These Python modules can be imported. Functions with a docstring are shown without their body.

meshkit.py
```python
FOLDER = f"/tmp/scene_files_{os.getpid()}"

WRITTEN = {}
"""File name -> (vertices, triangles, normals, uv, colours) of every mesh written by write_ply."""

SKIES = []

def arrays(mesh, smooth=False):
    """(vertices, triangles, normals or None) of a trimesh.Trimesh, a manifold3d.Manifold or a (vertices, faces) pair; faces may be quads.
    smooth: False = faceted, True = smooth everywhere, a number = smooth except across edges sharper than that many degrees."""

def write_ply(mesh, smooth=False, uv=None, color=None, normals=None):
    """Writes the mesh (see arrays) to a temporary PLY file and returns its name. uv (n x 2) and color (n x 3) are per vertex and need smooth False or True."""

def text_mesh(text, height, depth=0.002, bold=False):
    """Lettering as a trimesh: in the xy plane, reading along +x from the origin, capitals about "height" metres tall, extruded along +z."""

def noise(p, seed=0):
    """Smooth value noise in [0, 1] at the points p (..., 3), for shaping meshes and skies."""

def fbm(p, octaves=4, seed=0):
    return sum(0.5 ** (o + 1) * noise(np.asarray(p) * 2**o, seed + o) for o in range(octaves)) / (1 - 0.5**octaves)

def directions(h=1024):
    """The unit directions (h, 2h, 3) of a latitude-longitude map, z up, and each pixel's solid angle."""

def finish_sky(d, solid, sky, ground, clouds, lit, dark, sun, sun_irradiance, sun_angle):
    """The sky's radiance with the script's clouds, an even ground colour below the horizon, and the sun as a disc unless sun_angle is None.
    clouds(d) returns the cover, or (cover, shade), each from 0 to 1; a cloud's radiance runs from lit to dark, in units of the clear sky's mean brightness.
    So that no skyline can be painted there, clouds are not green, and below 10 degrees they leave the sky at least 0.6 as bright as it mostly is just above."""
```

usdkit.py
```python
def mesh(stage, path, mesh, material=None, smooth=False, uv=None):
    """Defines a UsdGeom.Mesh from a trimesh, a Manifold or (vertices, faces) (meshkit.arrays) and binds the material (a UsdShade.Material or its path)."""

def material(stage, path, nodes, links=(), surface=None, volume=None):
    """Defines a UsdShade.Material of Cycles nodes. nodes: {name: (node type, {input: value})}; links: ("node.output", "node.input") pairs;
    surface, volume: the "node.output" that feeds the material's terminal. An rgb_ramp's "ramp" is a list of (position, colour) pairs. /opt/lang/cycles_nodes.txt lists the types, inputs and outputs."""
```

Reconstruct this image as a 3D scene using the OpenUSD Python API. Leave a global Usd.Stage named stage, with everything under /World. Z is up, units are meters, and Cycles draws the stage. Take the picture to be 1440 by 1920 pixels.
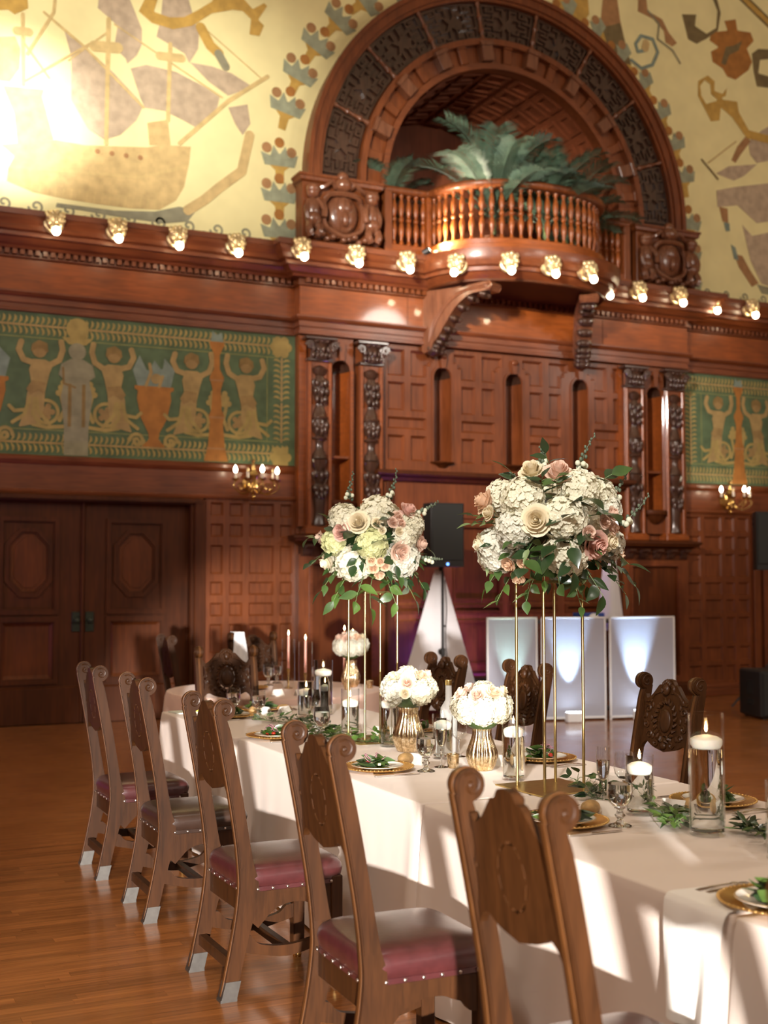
import math, random, re
import numpy as np
import trimesh
import usdkit, meshkit
from shapely import affinity
from shapely.geometry import Polygon, Point, LineString, box as sbox
from shapely.ops import unary_union
from pxr import Usd, UsdGeom, UsdLux, UsdShade, Gf, Sdf

PI = math.pi
stage = Usd.Stage.CreateInMemory()
UsdGeom.SetStageUpAxis(stage, UsdGeom.Tokens.z)
UsdGeom.SetStageMetersPerUnit(stage, 1.0)
UsdGeom.Xform.Define(stage, '/World')
UsdGeom.Scope.Define(stage, '/World/Looks')
rnd = random.Random(7)
nrs = np.random.RandomState(7)

# ------------------------------------------------------------------ camera, lights, exposure
FPX, YAW, PITCH, EYE = 2286.7, 0.43997, 0.058294, 1.6
cam = UsdGeom.Camera.Define(stage, '/World/camera')
fw = Gf.Vec3d(math.sin(YAW) * math.cos(PITCH), math.cos(YAW) * math.cos(PITCH), math.sin(PITCH))
rt = Gf.Vec3d(math.cos(YAW), -math.sin(YAW), 0)
up = Gf.Cross(rt, fw)
cam.AddTransformOp().Set(Gf.Matrix4d(*rt, 0, *up, 0, *(-fw), 0, 0, 0, EYE, 1))
cam.CreateHorizontalApertureAttr(24.0)
cam.CreateVerticalApertureAttr(32.0)
cam.CreateFocalLengthAttr(24.0 * FPX / 1440)
cam.CreateFStopAttr(2.2)
cam.CreateFocusDistanceAttr(5.3)
cam.CreateClippingRangeAttr(Gf.Vec2f(0.05, 200))
cam.CreateExposureAttr(0.0)


def aim(prim, pos, target):
    p, t = Gf.Vec3d(*pos), Gf.Vec3d(*target)
    f = (t - p).GetNormalized()
    a = Gf.Vec3d(0, 0, 1) if abs(f[2]) < 0.98 else Gf.Vec3d(0, 1, 0)
    r = Gf.Cross(f, a).GetNormalized()
    u = Gf.Cross(r, f)
    UsdGeom.Xformable(prim).AddTransformOp().Set(Gf.Matrix4d(*r, 0, *u, 0, *(-f), 0, *p, 1))


def disk(name, pos, target, radius, power, color, cone=None, soft=0.3):
    l = (UsdLux.SphereLight if cone else UsdLux.DiskLight).Define(stage, '/World/' + name)
    l.CreateRadiusAttr(radius)
    l.CreateIntensityAttr(power)
    l.CreateNormalizeAttr(True)
    l.CreateColorAttr(Gf.Vec3f(*color))
    aim(l.GetPrim(), pos, target)
    if cone:
        s = UsdLux.ShapingAPI.Apply(l.GetPrim())
        s.CreateShapingConeAngleAttr(cone)
        s.CreateShapingConeSoftnessAttr(soft)
    return l


def ball(name, pos, radius, power, color):
    l = UsdLux.SphereLight.Define(stage, '/World/' + name)
    l.CreateRadiusAttr(radius)
    l.CreateIntensityAttr(power)
    l.CreateNormalizeAttr(True)
    l.CreateColorAttr(Gf.Vec3f(*color))
    UsdGeom.Xformable(l).AddTranslateOp().Set(Gf.Vec3d(*pos))
    return l


def rectl(name, pos, target, w, h, power, color):
    l = UsdLux.RectLight.Define(stage, '/World/' + name)
    l.CreateWidthAttr(w)
    l.CreateHeightAttr(h)
    l.CreateIntensityAttr(power)
    l.CreateNormalizeAttr(True)
    l.CreateColorAttr(Gf.Vec3f(*color))
    aim(l.GetPrim(), pos, target)
    return l


# key: the photographer's light, low behind and left of the camera
disk('light_key', (-2.83, -7.67, 1.42), (2.05, 4.95, .28), .13, 8300, (1, .94, .89), 7., .4)
# a soft spot from the upper left for the tall flowers
disk('light_flowers', (-2.0, -1.5, 5.0), (2.8, 4.75, 1.85), .25, 1250, (1, .96, .91), 9.5, .6)
# the hall's chandeliers, above and behind the picture
for lx, ly in ((-2.5, 2.0), (11.5, 3.5), (1.0, -5.0), (11, -5), (-5.5, 7.0), (18.5, 1)):
    ball('light_chandelier_%d_%d' % (lx * 10 + 60, ly * 10 + 60), (lx, ly, 7.2), .55, 175, (1, .90, .79))
ball('light_chandelier_over', (3.2, 4.6, 9.2), .55, 45, (1, .90, .79))
# floods that wash the painted ship, and the stage light on the panelled middle
disk('light_flood', (-.5, 7.2, 6.6), (2.2, 14.2, 7.9), .15, 600, (1, .95, .86), 20, 1.)
disk('light_flood_hot', (-.5, 7.2, 6.4), (1.9, 14.2, 6.95), .15, 2600, (1, .96, .90), 9, 1.)
disk('light_flood_small', (1.5, 7.2, 6.6), (4.4, 14.2, 7.2), .15, 600, (1, .95, .86), 15, 1.)
disk('light_stage', (-3, 3, 6.5), (8.4, 14.1, 4.0), .2, 3400, (1, .86, .78), 10, .6)
disk('light_balcony', (-1, 4, 6.2), (7.3, 13.4, 6.5), .2, 2600, (1, .92, .80), 9.5, .8)
# purple and blue dance floor fittings
disk('light_purple', (7.65, 13.35, .5), (7.75, 14.1, 2.2), .08, 7, (.35, .10, 1))
disk('light_purple_side', (0.2, 13.5, .2), (-.2, 14.2, 1.6), .08, 18, (.25, .12, 1))

# ------------------------------------------------------------------ naming and scene helpers
taken = {}


def numbered(parent, name):
    n = taken.get((parent, name), 0)
    taken[(parent, name)] = n + 1
    return parent + '/' + (name if n == 0 else '%s_%03d' % (name, n))


def pth(o):
    return '/World' if o is None else str(o.GetPath()) if hasattr(o, 'GetPath') else o


def cd(o, **k):
    for a, b in k.items():
        if b:
            o.SetCustomDataByKey(a, b)
    return o


GROUPS = dict(dining_chair='carved dining chairs', pilaster='carved pilasters', potted_palm='palms on the balcony', carved_pedestal='carved pedestals at the feet of the arch', wall_sconce='brass wall sconces', charger_plate='gold charger plates', salad_plate='white salad plates', salad='salads on the plates',
              fork='silver forks', knife='silver knives', place_card='white place cards', bread_roll='bread rolls', water_goblet='cut water goblets', champagne_flute='champagne flutes', wine_glass='wine glasses', candle_cylinder='glass cylinders with floating candles', floating_candle='floating candles',
              votive_glass='votive glasses', banquet_table='tables of the long row', flower_stand='tall brass flower stands', flower_arrangement='tall flower arrangements', mercury_vase='ribbed gold vases', low_bouquet='low bouquets in gold vases', greenery_garland='garlands on the long table', taper_candlestick='candlesticks on the round table',
              taper_candle='pink taper candles', glass_chimney='glass chimneys round the pink candles', floor_uplight='uplights before the light panels', scrim='white scrims', speaker_stand='black speaker stands', loudspeaker='black loudspeakers on stands', subwoofer='black boxes on the floor', green_mural='green murals')


def thing(name, label, cat, loc=(0, 0, 0), rz=0.0, group=None, kind=None, scale=None):
    group = group or GROUPS.get(name)
    x = UsdGeom.Xform.Define(stage, numbered('/World', name))
    x.AddTranslateOp().Set(Gf.Vec3d(*map(float, loc)))
    x.AddRotateZOp().Set(math.degrees(rz))
    if scale:
        x.AddScaleOp().Set(Gf.Vec3f(*([scale] * 3 if np.ndim(scale) == 0 else scale)))
    return cd(x.GetPrim(), label=label, category=cat, group=group, kind=kind)


def dup(root, label, loc, rz=0.0, group=None, scale=None):
    was = root.GetCustomData()
    r = thing(re.sub(r'_\d{3}$', '', root.GetName()), label, was['category'], loc, rz, group or was.get('group'), None, scale)
    r.GetReferences().AddInternalReference(root.GetPath())
    r.SetInstanceable(True)
    return r


def group_node(name, parent):
    return UsdGeom.Xform.Define(stage, numbered(pth(parent), name)).GetPrim()


coat = [0]


class MB:
    """collects shapes; build() makes them one mesh"""

    def __init__(s):
        s.V, s.F, s.n = [], [], 0

    def add(s, v, f, M=None):
        v = np.asarray(v, float)
        f = np.asarray(f, int)
        if f.shape[1] == 4:
            f = np.vstack([f[:, [0, 1, 2]], f[:, [0, 2, 3]]])
        if M is not None:
            v = v @ M[:3, :3].T + M[:3, 3]
            if np.linalg.det(M[:3, :3]) < 0:
                f = f[:, ::-1]
        s.V.append(v)
        s.F.append(f + s.n)
        s.n += len(v)
        return s

    def tm(s, m, M=None):
        return s.add(m.vertices, m.faces, M)

    def mb(s, o, M=None):
        v, f = o.arr()
        return s.add(v, f, M)

    def arr(s):
        return np.vstack(s.V), np.vstack(s.F)

    def box(s, x0, x1, y0, y1, z0, z1, c=0.0, M=None):
        x0, x1, y0, y1, z0, z1 = min(x0, x1), max(x0, x1), min(y0, y1), max(y0, y1), min(z0, z1), max(z0, z1)
        if c <= 0:
            v = [(x, y, z) for x in (x0, x1) for y in (y0, y1) for z in (z0, z1)]
            f = [(0, 1, 3, 2), (4, 6, 7, 5), (0, 4, 5, 1), (2, 3, 7, 6), (0, 2, 6, 4), (1, 5, 7, 3)]
            return s.add(v, f, M)
        c = min(c, .45 * min(x1 - x0, y1 - y0, z1 - z0))
        pts = []
        for x, sx in ((x0, 1), (x1, -1)):
            for y, sy in ((y0, 1), (y1, -1)):
                for z, sz in ((z0, 1), (z1, -1)):
                    pts += [(x, y + sy * c, z + sz * c), (x + sx * c, y, z + sz * c), (x + sx * c, y + sy * c, z)]
        h = trimesh.Trimesh(pts, process=False).convex_hull
        return s.tm(h, M)

    def ext(s, poly, a, b, plane='xz', M=None):
        """shapely polygon extruded: plane xz along y, yz along x, xy along z"""
        for g in getattr(poly, 'geoms', [poly]):
            if g.is_empty or g.area < 1e-9:
                continue
            m = trimesh.creation.extrude_polygon(g, b - a, engine='earcut')
            v, f = np.array(m.vertices), np.array(m.faces)
            v[:, 2] += a
            if plane == 'xz':
                v, f = v[:, [0, 2, 1]], f[:, ::-1]
            elif plane == 'yz':
                v = v[:, [2, 0, 1]]
            s.add(v, f, M)
        return s

    def flat(s, poly, w, plane='xz', M=None):
        """one thin coat of paint facing -y"""
        coat[0] = (coat[0] + 1) % 20
        return s.ext(poly, w - .0015 - coat[0] * 6e-5, w - coat[0] * 6e-5, plane, M)

    def lathe(s, prof, at=(0, 0, 0), n=24, M=None, wob=None):
        prof = np.asarray(prof, float)
        a = np.arange(n) * 2 * PI / n
        r = prof[:, 0][:, None] * (np.ones(n)[None] if wob is None else 1 + wob(a)[None] * (prof[:, 2] if prof.shape[1] > 2 else np.ones(len(prof)))[:, None])
        v = np.stack([r * np.cos(a), r * np.sin(a), np.broadcast_to(prof[:, 1][:, None], r.shape)], -1).reshape(-1, 3) + at
        i, j = np.meshgrid(np.arange(len(prof) - 1), np.arange(n), indexing='ij')
        j2 = (j + 1) % n
        f = np.stack([i * n + j, i * n + j2, (i + 1) * n + j2, (i + 1) * n + j], -1).reshape(-1, 4)
        return s.add(v, f, M)

    def tube(s, pts, r, k=8, M=None, flat=1.0, closed=False, caps=True):
        p = np.asarray(pts, float)
        n = len(p)
        r = np.broadcast_to(np.asarray(r, float), (n,))
        t = np.roll(p, -1, 0) - np.roll(p, 1, 0) if closed else np.gradient(p, axis=0)
        t /= np.linalg.norm(t, axis=1, keepdims=True) + 1e-12
        a0 = np.array([0, 0, 1.0]) if abs(t[0][2]) < .9 else np.array([1.0, 0, 0])
        A = []
        for i in range(n):
            a0 = a0 - t[i] * (a0 @ t[i])
            a0 /= np.linalg.norm(a0) + 1e-12
            A.append(a0)
        A = np.array(A)
        B = np.cross(t, A)
        g = np.arange(k) * 2 * PI / k
        v = p[:, None] + r[:, None, None] * (np.cos(g)[None, :, None] * A[:, None] + flat * np.sin(g)[None, :, None] * B[:, None])
        m = n if closed else n - 1
        i, j = np.meshgrid(np.arange(m), np.arange(k), indexing='ij')
        i2, j2 = (i + 1) % n, (j + 1) % k
        f = list(np.stack([i * k + j, i * k + j2, i2 * k + j2, i2 * k + j], -1).reshape(-1, 4))
        f = np.array(f)
        f = np.vstack([f[:, [0, 1, 2]], f[:, [0, 2, 3]]])
        v = v.reshape(-1, 3)
        if not closed and caps:
            c = len(v)
            v = np.vstack([v, p[:1], p[-1:]])
            jj = np.arange(k)
            f = np.vstack([f, np.stack([np.full(k, c), (jj + 1) % k, jj], 1), np.stack([np.full(k, c + 1), (n - 1) * k + jj, (n - 1) * k + (jj + 1) % k], 1)])
        return s.add(v, f, M)

    def ell(s, c, r, sub=1, M=None, R=None):
        m = trimesh.creation.icosphere(sub)
        v = np.array(m.vertices) * np.asarray(r, float)
        if R is not None:
            v = v @ np.asarray(R).T
        return s.add(v + np.asarray(c), m.faces, M)

    def build(s, name, mat, parent=None, smooth=False, label=None, kind=None, M=None):
        v, f = s.arr()
        if M is not None:
            v = v @ M[:3, :3].T + M[:3, 3]
        p = numbered(pth(parent), name)
        o = usdkit.mesh(stage, p, (v, f), L[mat], smooth=smooth).GetPrim()
        return cd(o, label=label, kind=kind)


def rotz(a):
    M = np.eye(4)
    M[:2, :2] = [[math.cos(a), -math.sin(a)], [math.sin(a), math.cos(a)]]
    return M


def frame(pos, zdir, spin=0.0, scale=1.0):
    """matrix whose +z points along zdir"""
    z = np.asarray(zdir, float)
    z = z / np.linalg.norm(z)
    a = np.array([0, 0, 1.0]) if abs(z[2]) < .95 else np.array([1.0, 0, 0])
    x = np.cross(a, z)
    x /= np.linalg.norm(x)
    y = np.cross(z, x)
    c, sn = math.cos(spin), math.sin(spin)
    M = np.eye(4)
    M[:3, 0], M[:3, 1], M[:3, 2], M[:3, 3] = scale * (c * x + sn * y), scale * (c * y - sn * x), scale * z, pos
    return M


def trans(x, y, z, rz=0.0, sc=1.0):
    M = rotz(rz)
    M[:3, :3] *= sc
    M[:3, 3] = (x, y, z)
    return M


def bez(*pts, n=12):
    """smooth curve through points (Catmull-Rom)"""
    p = np.asarray(pts, float)
    q = np.vstack([2 * p[0] - p[1], p, 2 * p[-1] - p[-2]])
    out = []
    for i in range(len(p) - 1):
        t = np.linspace(0, 1, n, endpoint=False)[:, None]
        a, b, c, d = q[i], q[i + 1], q[i + 2], q[i + 3]
        out.append(.5 * (2 * b + (c - a) * t + (2 * a - 5 * b + 4 * c - d) * t ** 2 + (3 * b - a - 3 * c + d) * t ** 3))
    return np.vstack(out + [p[-1:]])


def run(path, prof, wall=True):
    """moulding: profile [(outward, z)] swept along a plan polyline, outward is towards -y on the back wall; mitred"""
    p = np.asarray(path, float)
    d = np.diff(p, axis=0)
    d /= np.linalg.norm(d, axis=1, keepdims=True)
    nrm = np.stack([d[:, 1], -d[:, 0]], 1)
    mit = []
    for i in range(len(p)):
        a = nrm[max(i - 1, 0)]
        b = nrm[min(i, len(nrm) - 1)]
        m = a + b
        m = m / max(1e-9, (m @ m)) * 2 if (m @ m) > .05 else a
        mit.append(m)
    mit = np.array(mit)
    pr = np.asarray(prof, float)
    v = np.concatenate([np.concatenate([p[:, None] + pr[None, :, :1] * mit[:, None], np.broadcast_to(pr[None, :, 1:], (len(p), len(pr), 1))], -1)]).reshape(-1, 3)
    k = len(pr)
    i, j = np.meshgrid(np.arange(len(p) - 1), np.arange(k - 1), indexing='ij')
    f = np.stack([i * k + j, (i + 1) * k + j, (i + 1) * k + j + 1, i * k + j + 1], -1).reshape(-1, 4)
    return v, f


# ------------------------------------------------------------------ materials
L = {}


def mat(name, nodes, links, surface='p.BSDF', **k):
    L[name] = usdkit.material(stage, '/World/Looks/' + name, nodes, links, surface=surface, **k)


def plain(name, col, rough=.5, var=.0, vscale=12., bump=0., bscale=40., **pb):
    d = [max(0, c * (1 - var)) for c in col]
    l = [min(1, c * (1 + var)) for c in col]
    nodes = {'t': ('texture_coordinate', {}), 'n': ('noise_texture', {'scale': vscale, 'detail': 3.}), 'r': ('rgb_ramp', {'ramp': [(.3, d), (.7, l)]}),
             'p': ('principled_bsdf', dict(roughness=rough, **pb))}
    links = [('t.object', 'n.vector'), ('n.fac', 'r.fac'), ('r.color', 'p.base_color')]
    if bump:
        nodes['b'] = ('noise_texture', {'scale': bscale, 'detail': 3.})
        nodes['u'] = ('bump', {'strength': bump, 'distance': .004})
        links += [('t.object', 'b.vector'), ('b.fac', 'u.height'), ('u.normal', 'p.normal')]
    mat(name, nodes, links)


def wood(name, dark, light, rough=.38, coat=.25, st=(26, 26, 2.2), cr=.18, sp=.35, bump=.06):
    nodes = {'t': ('texture_coordinate', {}), 'o': ('object_info', {}), 'a': ('vector_math', {'math_type': 'add'}), 'm': ('mapping', {'scale': st}),
             'k': ('math', {'math_type': 'multiply', 'value2': 9.7}),
             'n': ('noise_texture', {'scale': 1., 'detail': 4., 'roughness': .62, 'distortion': .5}), 'r': ('rgb_ramp', {'ramp': [(.25, dark), (.5, [.5 * (a + b) for a, b in zip(dark, light)]), (.78, light)]}),
             'n2': ('noise_texture', {'scale': 2.3, 'detail': 2.}), 'h': ('hsv', {}), 'mr': ('map_range', {'from_min': .3, 'from_max': .7, 'to_min': .82, 'to_max': 1.16}),
             'u': ('bump', {'strength': bump, 'distance': .004}),
             'p': ('principled_bsdf', dict(roughness=rough, specular_ior_level=sp, coat_weight=coat, coat_roughness=cr))}
    links = [('t.object', 'a.vector1'), ('o.random', 'k.value1'), ('k.value', 'a.vector2'), ('a.vector', 'm.vector'), ('m.vector', 'n.vector'), ('n.fac', 'r.fac'), ('t.object', 'n2.vector'),
             ('n2.fac', 'mr.value'), ('mr.result', 'h.value'), ('r.color', 'h.color'), ('h.color', 'p.base_color'), ('n.fac', 'u.height'), ('u.normal', 'p.normal')]
    mat(name, nodes, links)


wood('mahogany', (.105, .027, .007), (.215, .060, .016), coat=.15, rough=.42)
wood('mahogany_frieze', (.158, .037, .0065), (.285, .073, .012), st=(3, 20, 26), rough=.36, coat=.5, cr=.06, bump=.015)
wood('mahogany_rail', (.105, .027, .009), (.21, .060, .019), st=(2.2, 26, 26))
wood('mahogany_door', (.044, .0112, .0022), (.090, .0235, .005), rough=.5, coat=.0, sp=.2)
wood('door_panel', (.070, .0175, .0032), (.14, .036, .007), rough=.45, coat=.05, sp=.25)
wood('carved_dark', (.030, .014, .009), (.075, .036, .022), rough=.28, coat=.8, cr=.12)
wood('carved_red', (.10, .034, .016), (.22, .085, .042), rough=.3, coat=.6)
wood('niche_red', (.17, .045, .016), (.26, .075, .030), rough=.55, coat=0)
wood('chair_wood', (.021, .0070, .0015), (.054, .0185, .0046), rough=.46, coat=.04, sp=.2, st=(40, 40, 4))
wood('chair_edge', (.05, .018, .0045), (.115, .044, .012), rough=.36, coat=.15, st=(40, 40, 4))
plain('plaster', (.80, .72, .36), .75, .05, 3., .25, 60.)
plain('green_ground', (.085, .135, .066), .7, .25, 5., .15, 90.)
for nm, c in dict(paint_gold=(.36, .275, .09), paint_flesh=(.36, .255, .10), paint_flesh_shade=(.30, .20, .075), paint_orange=(.37, .155, .030), paint_ochre=(.50, .31, .065), paint_straw=(.58, .43, .18), paint_mauve=(.45, .35, .235),
                  paint_tan=(.55, .40, .17), paint_sage=(.30, .32, .21), paint_rust=(.36, .19, .075), paint_umber=(.17, .125, .05), paint_grey=(.26, .245, .155), paint_teal=(.21, .27, .22), paint_hair=(.23, .15, .05),
                  paint_smoke=(.20, .26, .22), paint_line=(.23, .25, .085), paint_olive=(.21, .185, .065)).items():
    plain(nm, c, .75, .16, 9.)
plain('leather', (.048, .0105, .011), .30, .25, 18., .12, 120., coat_weight=.35, coat_roughness=.25)
plain('leather_dark', (.028, .014, .009), .28, .25, 18., .12, 120., coat_weight=.25, coat_roughness=.25)
plain('brass', (.62, .43, .17), .22, .12, 30., metallic=1.)
plain('brass_satin', (.44, .325, .135), .38, .1, 30., metallic=1.)
plain('brass_plate', (.62, .47, .20), .30, .08, 30., metallic=1.)
plain('gold_charger', (.72, .47, .17), .3, .06, 20., metallic=1.)
plain('lamp_gilt', (.74, .60, .34), .34, .2, 40., metallic=.7)
plain('silver', (.72, .70, .68), .2, .05, 20., metallic=1.)
plain('nickel_cap', (.17, .16, .145), .45, .1, 40., metallic=1.)
plain('stud', (.42, .36, .32), .3, .1, 40., metallic=1.)
plain('iron', (.02, .02, .02), .5, .2, 20.)
plain('speaker_black', (.011, .012, .012), .5, .15, 60., .3, 300.)
plain('speaker_grille', (.014, .017, .016), .6, .3, 400.)
plain('black_hole', (.004, .004, .004), .8)
plain('china', (.80, .77, .70), .2, .02, 8., coat_weight=.4)
plain('wax', (.86, .80, .70), .5, .02, 10., subsurface_weight=.25, subsurface_scale=.01)
plain('wax_pink', (.80, .38, .31), .5, .04, 10., subsurface_weight=.2, subsurface_scale=.006)
plain('wick', (.03, .025, .02), .9)
plain('tomato', (.30, .022, .010), .2, .2, 20.)
plain('onion', (.26, .11, .14), .35, .5, 60.)
plain('bread', (.44, .27, .105), .6, .3, 25., .3, 60.)
plain('crouton', (.62, .52, .34), .7, .3, 40.)
plain('paper', (.84, .81, .75), .7, .02, 6.)
plain('ink', (.03, .03, .03), .7)
plain('box_yellow', (.72, .62, .06), .5, .1, 20.)
plain('box_green', (.07, .20, .10), .5, .1, 20.)
plain('booklet', (.62, .66, .58), .5, .1, 30.)
plain('verdigris', (.028, .035, .022), .5, .2, 20., metallic=.5)
plain('hearth_red', (.22, .045, .055), .7, .2, 6.)
plain('blue_cloth', (.03, .07, .32), .6, .2, 10.)
plain('white_plastic', (.80, .80, .80), .4, .02, 10.)
plain('ceiling_paint', (.50, .42, .27), .8, .04, 2.)
plain('room_wall', (.20, .10, .05), .7, .1, 2.)
plain('candle_sleeve', (.86, .83, .74), .5, .02, 10.)
plain('gold_foil', (.72, .55, .22), .3, .1, 30., metallic=1.)
plain('stem_green', (.10, .16, .05), .5, .2, 20.)
def leafy(name, dark, light, trans=.35, rough=.4, coat=0., scale=14., bump=0):
    mat(name, {'t': ('texture_coordinate', {}), 'o': ('geometry', {}), 'n': ('noise_texture', {'scale': scale, 'detail': 2.}), 'ad': ('math', {'math_type': 'multiply_add', 'value2': .55, 'value3': .22}), 'm': ('mix_float', {'fac': .5}),
               'r': ('rgb_ramp', {'ramp': [(.25, dark), (.75, light)]}),
               'p': ('principled_bsdf', dict(roughness=rough, coat_weight=coat, coat_roughness=.2)), 'tr': ('translucent_bsdf', {}), 'x': ('mix_closure', {'fac': trans})},
        [('t.object', 'n.vector'), ('o.random_per_island', 'ad.value1'), ('ad.value', 'm.a'), ('n.fac', 'm.b'), ('m.result', 'r.fac'), ('r.color', 'p.base_color'), ('r.color', 'tr.color'), ('p.BSDF', 'x.closure1'), ('tr.BSDF', 'x.closure2')], surface='x.closure')


leafy('leaf_dark', (.012, .030, .010), (.035, .075, .022), .15, .3, .4)
leafy('leaf_mid', (.030, .062, .016), (.085, .15, .035), .2, .32, .3)
leafy('leaf_bright', (.055, .11, .020), (.13, .22, .045), .25, .34, .3)
leafy('leaf_sage', (.075, .10, .062), (.17, .205, .13), .15, .5)
leafy('leaf_cream_edge', (.10, .17, .05), (.42, .46, .26), .2, .4)
leafy('palm_leaf', (.05, .095, .06), (.19, .27, .19), .15, .45, .1, 8.)
leafy('hydrangea_cream', (.68, .64, .47), (.84, .82, .71), .3, .6)
leafy('hydrangea_white', (.66, .64, .52), (.80, .78, .70), .3, .6)
leafy('hydrangea_green', (.55, .56, .26), (.76, .75, .48), .3, .6)
leafy('rose_cream', (.78, .68, .47), (.88, .82, .66), .3, .55)
leafy('rose_blush', (.76, .54, .42), (.86, .70, .58), .3, .55)
leafy('rose_pink', (.72, .44, .36), (.84, .60, .50), .3, .55)
leafy('rose_peach', (.76, .52, .34), (.86, .70, .54), .3, .55)
leafy('rose_heart', (.55, .27, .20), (.70, .42, .33), .3, .55)
leafy('bud_white', (.68, .68, .50), (.82, .82, .68), .25, .55)
leafy('salad_green', (.035, .070, .012), (.12, .20, .035), .25, .35, .3, 30.)


def cloth(name, col, rough=.8, sheen=.2, sc=(900, 900, 900), bump=.15):
    mat(name, {'t': ('texture_coordinate', {}), 'w': ('wave_texture', {'scale': 260., 'bands_direction': 'z', 'distortion': .6, 'detail': 1.}), 'w2': ('noise_texture', {'scale': 350., 'detail': 1.}),
               'n': ('noise_texture', {'scale': 1.6, 'detail': 3.}), 'r': ('rgb_ramp', {'ramp': [(.3, [c * .96 for c in col]), (.7, col)]}), 'u': ('bump', {'strength': bump, 'distance': .0012}),
               'p': ('principled_bsdf', dict(roughness=rough, sheen_weight=sheen, sheen_roughness=.4, specular_ior_level=.25))},
        [('t.object', 'w2.vector'), ('t.object', 'n.vector'), ('n.fac', 'r.fac'), ('r.color', 'p.base_color'), ('w2.fac', 'u.height'), ('u.normal', 'p.normal')])


cloth('blush_linen', (.70, .60, .525))
cloth('blush_satin', (.72, .50, .41), .6, .4)
cloth('white_linen', (.82, .79, .74))
cloth('lace_white', (.74, .74, .76), .7)
cloth('scrim_white', (.78, .76, .78), .7)
mat('glass', {'o': ('geometry', {}), 'd': ('vector_math', {'math_type': 'dot_product'}), 'ab': ('math', {'math_type': 'absolute'}), 'iv': ('math', {'math_type': 'subtract', 'value1': 1., 'use_clamp': True}), 'pw': ('math', {'math_type': 'power', 'value2': 4.}),
              'mu': ('math', {'math_type': 'multiply_add', 'value2': .75, 'value3': .035, 'use_clamp': True}), 'a': ('transparent_bsdf', {'color': (.975, .982, .98)}), 'g': ('glossy_bsdf', {'color': (1, 1, 1), 'roughness': .015}), 'x': ('mix_closure', {})},
    [('o.incoming', 'd.vector1'), ('o.normal', 'd.vector2'), ('d.value', 'ab.value1'), ('ab.value', 'iv.value2'), ('iv.value', 'pw.value1'), ('pw.value', 'mu.value1'), ('mu.value', 'x.fac'), ('a.BSDF', 'x.closure1'), ('g.BSDF', 'x.closure2')], surface='x.closure')
mat('crystal', {'g': ('glass_bsdf', {'color': (.97, .98, .98), 'roughness': .0, 'IOR': 1.5})}, [], surface='g.BSDF')
mat('water', {'g': ('glass_bsdf', {'color': (.985, .995, .99), 'roughness': .0, 'IOR': 1.33})}, [], surface='g.BSDF')
mat('frosted', {'p': ('principled_bsdf', dict(base_color=(.80, .79, .77), roughness=.45, transmission_weight=.35)), 't': ('translucent_bsdf', {'color': (.8, .79, .77)}), 'x': ('mix_closure', {'fac': .35})},
    [('p.BSDF', 'x.closure1'), ('t.BSDF', 'x.closure2')], surface='x.closure')
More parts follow.
